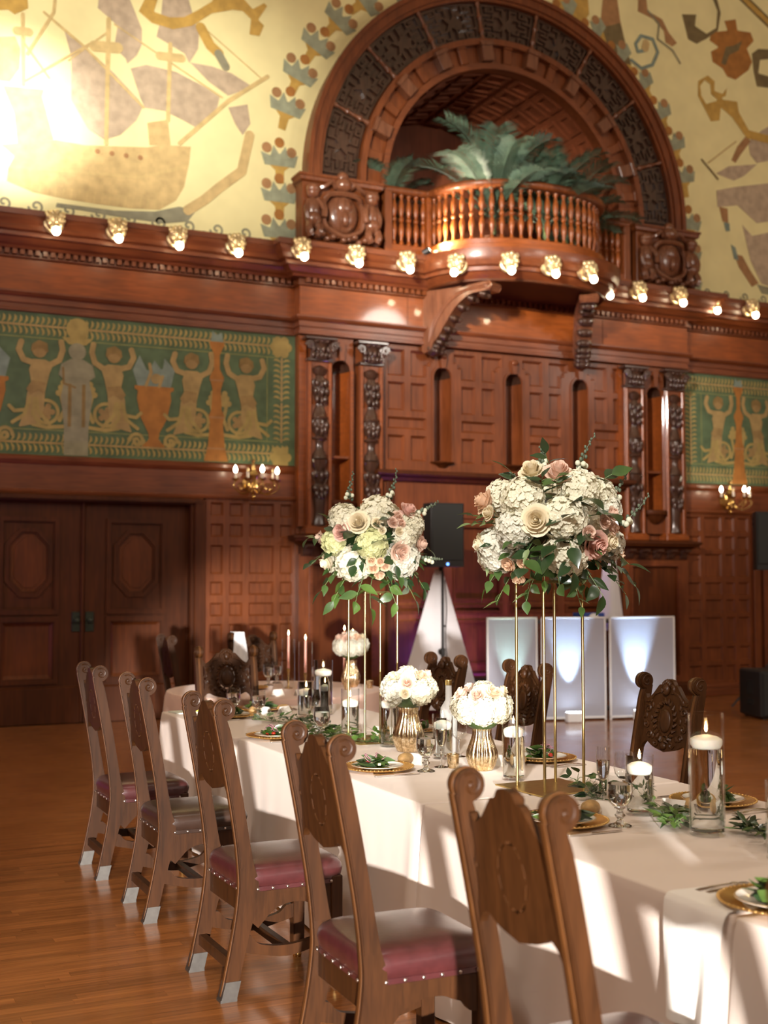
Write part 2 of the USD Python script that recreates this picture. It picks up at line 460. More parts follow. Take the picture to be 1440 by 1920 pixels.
mat('mercury_gold', {'t': ('texture_coordinate', {}), 'n': ('noise_texture', {'scale': 55., 'detail': 5., 'roughness': .75}), 'r': ('rgb_ramp', {'ramp': [(.36, (.30, .20, .09)), (.5, (.80, .64, .38)), (.62, (.92, .84, .66))]}),
                     'q': ('map_range', {'from_min': .3, 'from_max': .7, 'to_min': .34, 'to_max': .1}), 'p': ('principled_bsdf', dict(metallic=1., coat_weight=.5))},
    [('t.object', 'n.vector'), ('n.fac', 'r.fac'), ('r.color', 'p.base_color'), ('n.fac', 'q.value'), ('q.result', 'p.roughness')])
mat('dj_panel', {'p': ('principled_bsdf', dict(base_color=(.62, .63, .72), roughness=.5)), 't': ('translucent_bsdf', {'color': (.62, .65, .74)}), 'x': ('mix_closure', {'fac': .4})},
    [('p.BSDF', 'x.closure1'), ('t.BSDF', 'x.closure2')], surface='x.closure')


def emit(name, col, s):
    mat(name, {'e': ('emission', {'color': col, 'strength': s})}, [], surface='e.emission')


emit('bulb', (1, .80, .52), 50)
emit('sconce_bulb', (1, .82, .58), 40)
emit('flame', (1, .62, .26), 30)
emit('led_white', (.75, .86, 1), 20)
emit('led_blue', (.12, .3, 1), 6)
emit('globe_white', (.95, .97, 1), 5)
emit('amber_glow', (1, .38, .10), 14)

mat('oak_floor', {'t': ('texture_coordinate', {}), 'o': ('object_info', {}), 'g': ('geometry', {}), 'ad': ('math', {'math_type': 'add'}), 'fr': ('math', {'math_type': 'fraction'}),
                  'k': ('math', {'math_type': 'multiply', 'value2': 37.}), 'va': ('vector_math', {'math_type': 'add'}), 'm': ('mapping', {'scale': (2.2, 42, 42)}),
                  'n': ('noise_texture', {'scale': 1., 'detail': 4., 'roughness': .6, 'distortion': .4}), 'r': ('rgb_ramp', {'ramp': [(.25, (.19, .063, .015)), (.75, (.34, .126, .034))]}),
                  'h': ('hsv', {}), 'mr': ('map_range', {'from_min': 0, 'from_max': 1, 'to_min': .80, 'to_max': 1.17}), 'rn': ('noise_texture', {'scale': 1.3, 'detail': 3.}), 'rm': ('map_range', {'from_min': .3, 'from_max': .7, 'to_min': .17, 'to_max': .27}),
                  'p': ('principled_bsdf', dict(coat_weight=.35, coat_roughness=.09))},
    [('o.random', 'ad.value1'), ('g.random_per_island', 'ad.value2'), ('ad.value', 'fr.value1'), ('fr.value', 'k.value1'), ('t.object', 'va.vector1'), ('k.value', 'va.vector2'), ('va.vector', 'm.vector'), ('m.vector', 'n.vector'),
     ('n.fac', 'r.fac'), ('fr.value', 'mr.value'), ('mr.result', 'h.value'), ('r.color', 'h.color'), ('h.color', 'p.base_color'), ('t.object', 'rn.vector'), ('rn.fac', 'rm.value'), ('rm.result', 'p.roughness')])

# ------------------------------------------------------------------ the room: floor, ceiling, walls
YW = 14.2          # the long wall's plane in the side bays
CX = 8.45          # centre of the arch
X0, X1, YB, ZC = -7.2, 24.1, -9.0, 12.0
fl = cd(UsdGeom.Xform.Define(stage, '/World/floor').GetPrim(), kind='structure', label='honey brown strip oak floor under the tables', category='floor')
MB().box(X0, X1, YB, YW + .1, -.12, -.022).build('subfloor', 'mahogany_door', fl)
PW = .057
near, far = [], MB()
pr = random.Random(3)
rows = int((YW - YB) / PW)
for i in range(rows):
    y0 = YB + i * PW
    x = X0 - pr.random() * .8
    while x < X1:
        ln = pr.choice((.45, .6, .75, .9, 1.1, 1.3))
        a, b = max(x, X0), min(x + ln, X1)
        x += ln
        if b - a < .02:
            continue
        cx, cy = (a + b) / 2, y0 + PW / 2
        dep = .426 * cx + .905 * cy
        lat = .905 * cx - .426 * cy
        bx = (a + .0004, b - .0004, y0 + .0003, y0 + PW - .0003, -.022, 0)
        if 3.2 < dep < 7.5 and abs(lat) < .33 * dep + .35 and cx < 2.4:
            near.append((dep, bx))
        else:
            xa, xb, ya, yb, za, zb = bx
            far.add([(xa, ya, zb), (xb, ya, zb), (xb, yb, zb), (xa, yb, zb), (xa, ya, za), (xb, ya, za), (xb, yb, za), (xa, yb, za)],
                    [(0, 1, 2, 3), (0, 4, 5, 1), (1, 5, 6, 2), (2, 6, 7, 3), (3, 7, 4, 0)])
near.sort(key=lambda q: q[0])
for k, (d, bx) in enumerate(near):
    if k < 300:
        MB().box(*bx).build('plank', 'oak_floor', fl)
    else:
        far.box(*bx)
far.build('planks', 'oak_floor', fl, kind='stuff')
cd(MB().box(X0, X1, YB, YW + 2.4, ZC, ZC + .1).build('ceiling', 'ceiling_paint'), kind='structure')
cd(MB().box(X0 - .1, X0, YB, YW + .1, 0, ZC).build('wall_left', 'room_wall'), kind='structure')
cd(MB().box(X1, X1 + .1, YB, YW + .1, 0, ZC).build('wall_right', 'room_wall'), kind='structure')
cd(MB().box(X0, X1, YB - .1, YB, 0, ZC).build('wall_front', 'room_wall'), kind='structure')

wb = cd(UsdGeom.Xform.Define(stage, '/World/wall_back').GetPrim(), kind='structure', label='long panelled wall with painted plaster above the cornice', category='wall')
ZA = 6.75          # springing of the arch
RO, RF, RM, RI = 2.92, 2.72, 2.17, 1.85


def arch(r, z0, n=72):
    a = np.linspace(0, PI, n)
    return [(CX + r, z0)] + [(CX + r * math.cos(t), ZA + r * math.sin(t)) for t in a] + [(CX - r, z0)]


opening = Polygon(arch(RO - .05, 5.0))
MB().ext(sbox(X0, 5.3, X1, ZC).difference(opening), YW, YW + .15).build('upper_plaster', 'plaster', wb)

# plan of the mouldings: side bays, breakfront, bowed balcony
BX0, BX1, YF = 5.45, 11.45, 14.02
XR0, XR1, YBAL, DBAL = CX - 1.25, CX + 1.25, 13.95, .98


def bow(off=0.0, n=26, a0=0.0, a1=PI):
    out = []
    for t in np.linspace(a0, a1, n):
        c, s = math.cos(t), math.sin(t)
        e = 2 / 2.35
        out.append((CX - (1.25 + off) * math.copysign(abs(c) ** e, c), YBAL - (DBAL + off) * abs(s) ** e))
    return out


side_path = [(X0, YW), (BX0, YW), (BX0, YF), (BX1, YF), (BX1, YW), (X1, YW)]
crown_path = [(X0, YW), (BX0 - .03, YW), (BX0 - .03, YF), (XR0, YF)] + bow(0) + [(XR1, YF), (BX1 + .03, YF), (BX1 + .03, YW), (X1, YW)]
tr = cd(UsdGeom.Xform.Define(stage, '/World/trim_1').GetPrim(), kind='structure', label='red brown cornice with dentils and fascia carrying the row of lamps', category='cornice')
crown = [(.0, 5.395), (.10, 5.395), (.12, 5.42), (.16, 5.44), (.20, 5.48), (.22, 5.50), (.26, 5.50), (.26, 5.545), (.31, 5.56), (.33, 5.61), (.37, 5.66), (.39, 5.70), (.41, 5.70), (.41, 5.765), (.36, 5.775), (0, 5.775)]
crown_bow = [(.0, 5.395), (.02, 5.42), (.05, 5.44), (.09, 5.48), (.11, 5.50), (.15, 5.50), (.15, 5.545), (.20, 5.56), (.22, 5.61), (.24, 5.66), (.24, 5.765), (0, 5.775)]
m = MB()
m.add(*run([(X0, YW), (BX0 - .03, YW), (BX0 - .03, YF), (XR0 + .1, YF)], crown))
m.add(*run([(XR1 - .1, YF), (BX1 + .03, YF), (BX1 + .03, YW), (X1, YW)], crown))
m.build('crown', 'mahogany_rail', tr)
m = MB().add(*run(side_path, [(.02, 5.30), (.05, 5.31), (.05, 5.325), (.03, 5.33), (.03, 5.395), (.1, 5.40)]))
m.build('dentil_bed', 'mahogany', tr)
m = MB()
for (a, b) in zip(side_path[:-1], side_path[1:]):
    if abs(b[0] - a[0]) < .1:
        continue
    for x in np.arange(max(a[0], 0.5) + .05, min(b[0], 15.5) - .03, .085):
        m.box(x, x + .05, a[1] - .085, a[1] - .02, 5.335, 5.395)
m.build('dentils', 'mahogany', tr, kind='stuff')
MB().add(*run(side_path, [(.0, 4.92), (.015, 4.93), (.015, 5.30)])).build('frieze', 'mahogany_frieze', tr)
MB().add(*run(side_path, [(0, 4.69), (.03, 4.70), (.03, 4.725), (.015, 4.735), (.015, 4.785), (.03, 4.795), (.03, 4.86), (.055, 4.875), (.075, 4.905), (.075, 4.925), (.0, 4.935)])).build('architrave', 'mahogany_rail', tr)
for x in (6.93, 9.98):
    MB().box(x - .004, x + .004, YF - .018, YF - .01, 4.93, 5.30).build('frieze_joint', 'mahogany_door', tr)

# wall body under the frieze
m = MB()
m.box(X0, 1.32, YW + .02, YW + .15, 0, 2.55).box(X0, BX0 + .05, YW + .02, YW + .15, 2.55, 5.4).box(BX1 - .05, X1, YW + .02, YW + .15, 2.55, 5.4).box(BX0, BX1, YW + .02, YW + .15, 4.75, 5.4)
m.box(4.25, BX0, YW + .02, YW + .15, 0, 2.55).box(BX1, X1, YW + .02, YW + .15, 0, 2.55)
m.build('wainscot_backing', 'mahogany', wb)
for x0, x1 in ((X0, BX0), (BX1, X1)):
    MB().add(*run([(x0, YW), (x1, YW)], [(0, 2.62), (.05, 2.62), (.06, 2.645), (.04, 2.665), (.01, 2.67), (.01, 2.95), (.03, 2.97), (.05, 3.0), (.055, 3.035), (.03, 3.055), (0, 3.06)])).build('plain_rail', 'mahogany_rail', wb)


def panel(x0, x1, z0, z1, y, parent, t=.028, b=.022, mt='mahogany', mat2=None):
    """a recessed field with a bevelled edge: the moulding slopes back, the field lies behind"""
    m = MB()
    xo, zo = (x0, x1), (z0, z1)
    v = [(x0, y, z0), (x1, y, z0), (x1, y, z1), (x0, y, z1), (x0 + b, y + t, z0 + b), (x1 - b, y + t, z0 + b), (x1 - b, y + t, z1 - b), (x0 + b, y + t, z1 - b)]
    f = [(0, 1, 5, 4), (1, 2, 6, 5), (2, 3, 7, 6), (3, 0, 4, 7), (4, 5, 6, 7)]
    m.add(v, f)
    return m.build('panel', mt, parent)


def grid(xs, zs, y, parent, edges, t=.028, mt='mahogany', skip=()):
    """stiles and rails as one pierced board, each recessed field a panel of its own"""
    ex0, ex1, ez0, ez1 = edges
    cells = [(a, b, c, d) for (a, b) in xs for (c, d) in zs]
    board = sbox(ex0, ez0, ex1, ez1).difference(unary_union([sbox(a, c, b, d) for a, b, c, d in cells]))
    MB().ext(board, y, y + t).build('frame', mt, parent)
    for c in cells:
        panel(*c, y, parent, t, mt=mt)


zsL = [(.16, .42), (.45, .66), (.76, 1.11), (1.20, 1.365), (1.455, 1.62), (1.71, 2.06), (2.16, 2.32), (2.41, 2.575)]
grid([(4.36, 4.52), (4.60, 4.77), (4.85, 5.17), (5.25, 5.41)], zsL, YW - .03, wb, (4.30, 5.47, .0, 2.62), mt='mahogany')
zsR = [(.16, .40), (.46, .67), (.71, 1.10), (1.16, 1.36), (1.42, 1.61), (1.69, 2.03), (2.09, 2.29), (2.36, 2.57)]
grid([(11.50, 11.79), (11.87, 12.18), (12.25, 12.42), (12.49, 12.69), (13.1, 13.3), (13.38, 13.7)], zsR, YW - .03, wb, (11.45, 13.8, .0, 2.62), mt='mahogany')
MB().box(12.74, 12.86, YW - .09, YW - .02, 0, 2.62, .01).build('stile', 'mahogany', wb)
MB().box(12.93, 13.03, YW - .09, YW - .02, 0, 2.62, .01).build('stile', 'mahogany', wb)
for a, b, y in ((4.3, BX0, YW - .03), (BX1, X1, YW - .03)):
    cd(MB().add(*run([(a, y), (b, y)], [(0, 0), (.03, 0), (.03, .11), (.015, .13), (0, .14)])).build('baseboard_back', 'mahogany_rail'), kind='structure')
MB().box(11.45, 12.95, YW - .42, YW - .02, 0, .10, .01).build('plinth_step', 'mahogany_rail', wb)

# ------------------------------------------------------------------ the double doors on the left
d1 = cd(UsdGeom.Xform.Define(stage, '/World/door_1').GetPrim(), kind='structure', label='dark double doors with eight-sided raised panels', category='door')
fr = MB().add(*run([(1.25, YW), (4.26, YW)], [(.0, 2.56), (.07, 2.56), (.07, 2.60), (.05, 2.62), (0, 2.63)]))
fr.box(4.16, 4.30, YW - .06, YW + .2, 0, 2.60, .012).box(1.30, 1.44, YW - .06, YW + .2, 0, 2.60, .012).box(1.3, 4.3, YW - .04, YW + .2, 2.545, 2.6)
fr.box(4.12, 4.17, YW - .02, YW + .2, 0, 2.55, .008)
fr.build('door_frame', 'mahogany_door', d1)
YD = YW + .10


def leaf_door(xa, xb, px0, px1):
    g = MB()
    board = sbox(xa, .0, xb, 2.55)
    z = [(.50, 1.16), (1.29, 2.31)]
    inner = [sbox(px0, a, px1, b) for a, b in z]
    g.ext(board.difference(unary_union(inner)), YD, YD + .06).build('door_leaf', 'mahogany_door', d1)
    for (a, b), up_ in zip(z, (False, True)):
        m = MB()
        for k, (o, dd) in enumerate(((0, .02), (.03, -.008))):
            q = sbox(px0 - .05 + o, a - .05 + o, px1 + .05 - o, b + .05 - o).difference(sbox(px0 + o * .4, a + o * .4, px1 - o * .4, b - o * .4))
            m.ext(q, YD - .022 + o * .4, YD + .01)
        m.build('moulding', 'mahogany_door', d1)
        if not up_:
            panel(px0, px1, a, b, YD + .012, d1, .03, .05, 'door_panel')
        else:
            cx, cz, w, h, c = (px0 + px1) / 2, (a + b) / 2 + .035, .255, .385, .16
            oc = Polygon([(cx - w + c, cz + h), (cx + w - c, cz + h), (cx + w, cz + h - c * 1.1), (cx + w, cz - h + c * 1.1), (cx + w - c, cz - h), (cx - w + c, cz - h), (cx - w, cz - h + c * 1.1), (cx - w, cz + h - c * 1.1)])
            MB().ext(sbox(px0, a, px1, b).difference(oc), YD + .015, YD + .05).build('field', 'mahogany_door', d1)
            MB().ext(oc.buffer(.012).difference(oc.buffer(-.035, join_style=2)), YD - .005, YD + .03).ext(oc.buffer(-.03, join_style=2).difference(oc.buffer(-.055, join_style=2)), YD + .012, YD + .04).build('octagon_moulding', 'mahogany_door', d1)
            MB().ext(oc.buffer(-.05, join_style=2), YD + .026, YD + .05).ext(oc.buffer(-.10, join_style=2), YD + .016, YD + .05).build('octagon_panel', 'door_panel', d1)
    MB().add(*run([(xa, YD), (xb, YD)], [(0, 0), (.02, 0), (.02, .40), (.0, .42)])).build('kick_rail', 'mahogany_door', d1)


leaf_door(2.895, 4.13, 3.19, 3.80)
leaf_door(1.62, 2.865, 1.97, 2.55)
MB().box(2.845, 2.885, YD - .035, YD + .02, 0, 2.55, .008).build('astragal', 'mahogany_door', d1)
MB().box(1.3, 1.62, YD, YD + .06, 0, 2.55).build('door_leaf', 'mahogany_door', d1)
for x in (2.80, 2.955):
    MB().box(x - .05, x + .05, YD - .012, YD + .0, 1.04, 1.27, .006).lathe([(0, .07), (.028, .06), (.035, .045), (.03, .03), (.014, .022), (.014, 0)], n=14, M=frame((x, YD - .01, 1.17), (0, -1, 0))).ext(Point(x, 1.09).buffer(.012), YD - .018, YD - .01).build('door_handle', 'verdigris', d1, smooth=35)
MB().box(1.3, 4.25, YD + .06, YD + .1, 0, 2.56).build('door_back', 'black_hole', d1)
# ------------------------------------------------------------------ breakfront: panelled middle, niches, pilasters
YP, YB2 = 14.075, 14.05


def niche_hole(cx, hw, z0, zt):
    a = np.linspace(0, PI, 15)
    return Polygon([(cx - hw, z0), (cx + hw, z0)] + [(cx + hw * math.cos(t), zt - hw + hw * math.sin(t)) for t in a])


def niche_shell(cx, hw, z0, zt, y, dep):
    """half-round recess and its shell-ribbed head"""
    m, h = MB(), MB()
    a = np.linspace(0, PI, 13)
    k = 13
    v = [(cx - hw * math.cos(t), y + dep * math.sin(t), z) for z in (z0, (z0 + zt - hw) / 2, zt - hw) for t in a]
    m.add(v, [(i * k + j, (i + 1) * k + j, (i + 1) * k + j + 1, i * k + j + 1) for i in range(2) for j in range(12)])
    b = np.linspace(0, PI / 2, 8)
    v = [(cx - hw * math.cos(t) * math.cos(p), y + dep * math.sin(t) * math.cos(p) * (1 - .12 * (j % 2)), zt - hw + hw * math.sin(p)) for p in b for j, t in enumerate(a)]
    h.add(v, [(i * k + j, (i + 1) * k + j, (i + 1) * k + j + 1, i * k + j + 1) for i in range(7) for j in range(12)])
    return m, h


NICHES = [(7.47, .128, 3.18, 4.43), (8.56, .128, 3.18, 4.43), (9.63, .128, 3.18, 4.43)]
NICHE2 = [(6.01, .13, 2.62, 4.41), (16.9 - 6.01, .13, 2.62, 4.41)]
holes = [niche_hole(*n) for n in NICHES + NICHE2]
cells, groups = [], [(6.68, 6.92, 7.01, 7.24, 0, 1), (7.76, 7.97, 8.07, 8.27, 1, 1), (8.82, 9.03, 9.13, 9.325, 1, 1), (9.88, 10.09, 10.20, 10.42, 1, 0)]
ZT = 4.625
for a, b, c, d, le, ri in groups:
    tl = [(a, 4.28), (b, 4.28), (b, ZT), (a, ZT)] if not le else [(a, 4.28), (b, 4.28), (b, ZT), (a - .115, ZT), (a - .115, 4.50), (a - .06, 4.50), (a - .06, 4.43), (a, 4.43)]
    trr = [(c, 4.28), (d, 4.28), (d, ZT), (c, ZT)] if not ri else [(c, 4.28), (d, 4.28), (d, 4.43), (d + .06, 4.43), (d + .06, 4.50), (d + .115, 4.50), (d + .115, ZT), (c, ZT)]
    cells += [Polygon(tl), Polygon(trr), sbox(a, 3.83, b, 4.20), sbox(c, 3.83, d, 4.20), sbox(a, 3.59, d, 3.745), sbox(a, 3.18, b, 3.51), sbox(c, 3.18, d, 3.51)]
cp = group_node('centre_panelling', wb)
MB().ext(sbox(6.60, 3.04, 10.46, 4.69).difference(unary_union(cells + holes[:3])), YP, YP + .055).build('frame', 'mahogany', cp)
for c in cells:
    inn = Polygon(list(c.exterior.coords)[:-1]).buffer(0)
    o_ = np.array(inn.exterior.coords)[:-1]
    i_ = np.array(inn.buffer(-.028, join_style=2).exterior.coords)[:-1]
    i_ = np.array([i_[np.hypot(*(i_ - q).T).argmin()] for q in o_])
    n_ = len(o_)
    m = MB().add(np.vstack([np.c_[o_[:, 0], np.full(n_, YP + .004), o_[:, 1]], np.c_[i_[:, 0], np.full(n_, YP + .046), i_[:, 1]]]), [(j, (j + 1) % n_, n_ + (j + 1) % n_, n_ + j) for j in range(n_)])
    m.ext(Polygon(i_).buffer(.001), YP + .046, YP + .052)
    m.build('panel', 'mahogany', cp)
MB().ext(sbox(BX0, 0, BX1, 5.0).difference(unary_union(holes)), 14.13, 14.215).build('breakfront_backing', 'mahogany', wb)
for n in NICHES:
    nm, nh_ = niche_shell(*n, YP + .01, .23)
    nm.build('niche', 'mahogany', wb, smooth=40)
    nh_.build('niche_shell', 'carved_dark', wb, smooth=30)
    nh = niche_hole(*n)
    MB().ext(nh.buffer(.028).difference(nh.buffer(.004)).difference(sbox(0, 0, 20, n[2])), YP - .02, YP + .01).build('niche_moulding', 'mahogany', wb)
    cx = n[0]
    MB().ext(Polygon([(cx - .03, 4.42), (cx + .03, 4.42), (cx + .05, 4.60), (cx - .05, 4.60)]), YP - .05, YP).ell((cx, YP - .05, 4.57), (.05, .03, .04)).build('keystone', 'mahogany', wb, smooth=40)
    MB().lathe([(0, -.06), (.05, -.055), (.10, -.02), (.17, 0), (.18, .012), (.17, .02), (0, .02)], (0, 0, 0), 20, M=trans(cx, YP, 3.165) @ np.diag([1, .6, 1, 1])).build('niche_sill', 'mahogany_door', wb, smooth=30)

VASE = [(0, 2.31), (.09, 2.31), (.095, 2.34), (.075, 2.37), (.07, 2.5), (.085, 2.66), (.065, 2.69), (.095, 2.74), (.10, 2.80), (.055, 2.84), (.10, 2.92), (.10, 2.97), (.06, 2.99), (.09, 3.03), (.115, 3.11), (.12, 3.13), (.06, 3.14), (.105, 3.145), (.085, 3.21), (.055, 3.26),
        (.05, 3.33), (.06, 3.37), (.095, 3.39), (.10, 3.41), (.05, 3.43), (.085, 3.47), (.10, 3.56), (.085, 3.63), (.11, 3.64), (.115, 3.66), (.09, 3.69), (.08, 3.74), (.06, 3.79), (.05, 3.84), (.08, 3.9), (.095, 4.0), (.08, 4.12), (.05, 4.18), (.09, 4.22), (.10, 4.27), (.06, 4.30), (0, 4.32)]


def pilaster(x, label):
    t = thing('pilaster', label, 'pilaster', (x, 14.06, 0))
    m = MB().box(-.155, .155, -.06, .06, 2.28, 4.38, .008)
    m.build('shaft', 'mahogany', t)
    for s in (-1, 1):
        MB().box(s * .155 - (.04 if s > 0 else 0), s * .155 + (.04 if s < 0 else 0), -.10, -.055, 2.30, 4.35, .008).build('shaft_edge', 'mahogany_frieze', t)
    m = MB().lathe(VASE, (0, 0, 0), 14, M=trans(0, -.06, 0) @ np.diag([1, .75, 1, 1]))
    for k, z in enumerate((4.08, 3.98, 3.88, 3.56, 3.5, 2.77, 2.7, 2.95)):
        for s in (-1, 1):
            m.ell((s * (.055 + .02 * (k % 2)), -.12, z), (.03, .03, .055))
        m.ell((0, -.145, z - .02), (.022, .025, .05))
    for z in (4.05, 3.55, 2.9):
        for s in (-1, 1):
            m.tube([(s * .04, -.12, z - .1), (s * .09, -.10, z), (s * .10, -.10, z + .06), (s * .06, -.11, z + .09)], .014, 5)
    m.build('carved_candelabrum', 'carved_dark', t, smooth=40)
    m = MB().box(-.17, .17, -.10, .05, 4.36, 4.40, .008).lathe([(.11, 4.38), (.12, 4.42), (.11, 4.5), (.13, 4.58), (.18, 4.62), (0, 4.63)], (0, 0, 0), 12, M=trans(0, -.05, 0) @ np.diag([1, .75, 1, 1])).box(-.215, .215, -.15, .05, 4.625, 4.665, .01)
    for s in (-1, 1):
        sp = [(s * (.165 + .055 * (1 - q / 16) * math.cos(q * .75)), -.15, 4.545 + .055 * (1 - q / 16) * math.sin(q * .75)) for q in range(15)]
        m.tube(sp, .018, 6)
        m.ell((s * .165, -.15, 4.545), (.025, .03, .025))
    for row, (z, w) in enumerate(((4.43, .055), (4.50, .065))):
        for k in range(-2, 3):
            m.ell((k * w + (row % 2) * .02, -.13 - .01 * row, z), (.026, .03, .045))
    for s in (-1, 0, 1):
        m.ell((s * .07, -.15, 4.60), (.03, .025, .022))
    m.build('capital', 'carved_dark', t, smooth=40)
    MB().box(-.20, .20, -.13, .06, 2.20, 2.28, .012).box(-.18, .18, -.10, .06, 2.27, 2.31, .01).build('base', 'mahogany_frieze', t)
    return t


PX = [5.70, 6.405, 16.9 - 6.405, 16.9 - 5.70]
for x, lb in zip(PX, ('carved dark pilaster at the right edge of the large green mural', 'carved dark pilaster left of the panelled middle wall with three niches', 'carved dark pilaster right of the panelled middle wall with three niches', 'carved dark pilaster at the left edge of the small right green mural')):
    pilaster(x, lb)
for n in NICHE2:
    cx = n[0]
    nh = niche_hole(*n)
    MB().ext(sbox(cx - .17, 2.30, cx + .17, 4.69).difference(nh), YB2, 14.13).build('niche_board', 'mahogany', wb)
    nm, nh_ = niche_shell(*n, YB2 + .02, .25)
    nm.build('niche', 'mahogany_frieze', wb, smooth=40)
    nh_.build('niche_shell', 'carved_dark', wb, smooth=30)
    m = MB()
    for s in (-1, 1):
        m.box(cx + s * .155 - .018, cx + s * .155 + .018, YB2 - .02, YB2 + .01, 2.62, 4.28, .005)
    m.build('niche_jamb', 'mahogany_frieze', wb)
    m = MB()
    for z in np.arange(2.66, 4.26, .05):
        for s in (-1, 1):
            m.box(cx + s * .155 - .01, cx + s * .155 + .01, YB2 - .028, YB2 - .018, z, z + .025)
    m.build('niche_beads', 'mahogany', wb, kind='stuff')
    MB().box(cx - .13, cx + .13, YB2 + .02, YB2 + .12, 3.165, 3.20, .006).build('niche_ledge', 'mahogany', wb)
    MB().lathe([(0, -.15), (.06, -.145), (.12, -.10), (.16, -.03), (.19, -.02), (.205, 0), (.205, .04), (.19, .05), (0, .05)], (0, 0, 0), 22, M=trans(cx, YB2 + .02, 2.585) @ np.diag([1, .75, 1, 1])).build('corbel_bowl', 'mahogany_door', wb, smooth=35)
    MB().ext(Polygon([(cx - .03, 4.40), (cx + .03, 4.40), (cx + .045, 4.62), (cx - .045, 4.62)]), YB2 - .05, YB2).build('keystone', 'mahogany', wb)
for a, b in ((BX0, 5.545), (16.9 - 5.545, BX1), (6.56, 6.62), (10.28, 10.34)):
    MB().box(a, b, YB2 + .01, 14.13, 2.3, 4.69).build('stile', 'mahogany_frieze', wb)

# pedestals with cornice shelves under the pilaster pairs, panelled doors below
for cx, k in ((6.03, 0), (10.87, 1)):
    sh = group_node('pilaster_shelf', wb)
    x0, x1 = cx - .56, cx + .56
    MB().add(*run([(x0, 14.1), (x0, 14.02), (x1, 14.02), (x1, 14.1)], [(0, 2.06), (.03, 2.07), (.06, 2.10), (.12, 2.12), (.13, 2.145), (.15, 2.155), (.15, 2.185), (.10, 2.195), (0, 2.21), (-.3, 2.21)])).build('cornice', 'mahogany_door', sh)
    MB().box(x0, x1, 14.03, 14.13, 1.93, 2.08).build('shelf_frieze', 'mahogany_door', sh)
    for i in range(5):
        xx = x0 + .08 + i * (x1 - x0 - .16) / 4
        MB().ext(Polygon([(-.02, 1.94), (-.02, 2.075), (-.15, 2.075), (-.15, 2.05), (-.08, 2.02), (-.05, 1.96)]), xx - .05, xx + .05, 'yz', M=trans(0, 14.05, 0)).build('shelf_bracket', 'carved_dark', sh)
    MB().ext(sbox(x0 - .02, 0, x1 + .02, 1.96).difference(sbox(cx - .41, .28, cx + .41, 1.85)), 14.04, 14.11).build('door_frame', 'mahogany', sh)
    MB().ext(sbox(cx - .44, .25, cx + .44, 1.88).difference(sbox(cx - .40, .29, cx + .40, 1.84)), 14.025, 14.06).build('door_moulding', 'mahogany_rail', sh)
    MB().box(cx - .42, cx + .42, 14.085, 14.12, .27, 1.86).build('door_panel', 'door_panel', sh)
    MB().add(*run([(x0 - .04, 14.13), (x0 - .04, 14.02), (x1 + .04, 14.02), (x1 + .04, 14.13)], [(0, 0), (.04, 0), (.04, .16), (.02, .19), (0, .20)])).build('skirting', 'mahogany_door', sh)

# mantel shelf and the panelled bays under it
mn = thing('mantel', 'long dark wooden mantel shelf under the three middle niches', 'mantelpiece', (CX, 14.0, 0))
MB().add(*run([(-1.87, .1), (-1.87, 0), (1.83, 0), (1.83, .1)], [(0, 2.90), (.03, 2.91), (.06, 2.95), (.12, 2.97), (.14, 2.99), (.14, 3.03), (.12, 3.04), (-.1, 3.045)])).build('shelf', 'mahogany_door', mn)
MB().box(-1.85, 1.81, .02, .12, 2.45, 2.92).build('lintel', 'mahogany', mn)
MB().ext(sbox(-1.85, 0, 1.81, 2.46).difference(unary_union([sbox(-1.7 + i * .87, a, -1.7 + i * .87 + .70, b) for i in range(4) for a, b in ((.55, 1.10), (1.22, 1.30), (1.38, 2.35))])), .05, .10).build('surround', 'mahogany', mn)
for i in range(4):
    for a, b in ((.55, 1.10), (1.22, 1.30), (1.38, 2.35)):
        x0 = -1.7 + i * .87
        v = MB().box(x0, x0 + .7, .085, .12, a, b)
        v.ext(sbox(x0 - .02, a - .02, x0 + .72, b + .02).difference(sbox(x0 + .02, a + .02, x0 + .68, b - .02)), .03, .06)
        v.build('panel', 'door_panel', mn)
for x in (-1.82, 1.70):
    MB().box(x, x + .1, -.02, .06, 0, 2.9, .01).build('pilaster_strip', 'mahogany_door', mn)
MB().box(-1.85, 1.81, -.02, .08, 0, .45, .01).build('base_board', 'mahogany_door', mn)
hp = thing('hearth_bench', 'low red covered bench along the wall behind the loudspeaker scrim', 'bench', (7.7, 13.6, 0))
MB().box(-1.15, 1.05, -.28, .28, .36, .44, .03).build('cushion', 'hearth_red', hp, smooth=40)
MB().box(-1.12, 1.02, -.25, .25, 0, .36, .01).build('bench_base', 'hearth_red', hp)

# ------------------------------------------------------------------ carved arch over the balcony
ar = thing('carved_arch', 'great round carved wooden arch with nine dark fretwork panels', 'arch', (CX, 0, ZA))


def ring(r0, r1, a0=0.0, a1=PI, n=64, z0=None):
    a = np.linspace(a0, a1, n)
    o = [(r1 * math.cos(t), r1 * math.sin(t)) for t in a]
    i = [(r0 * math.cos(t), r0 * math.sin(t)) for t in a[::-1]]
    if z0 is not None:
        o = [(r1, z0)] + o + [(-r1, z0)]
        i = [(-r0, z0)] + i + [(r0, z0)]
    return Polygon(o + i)


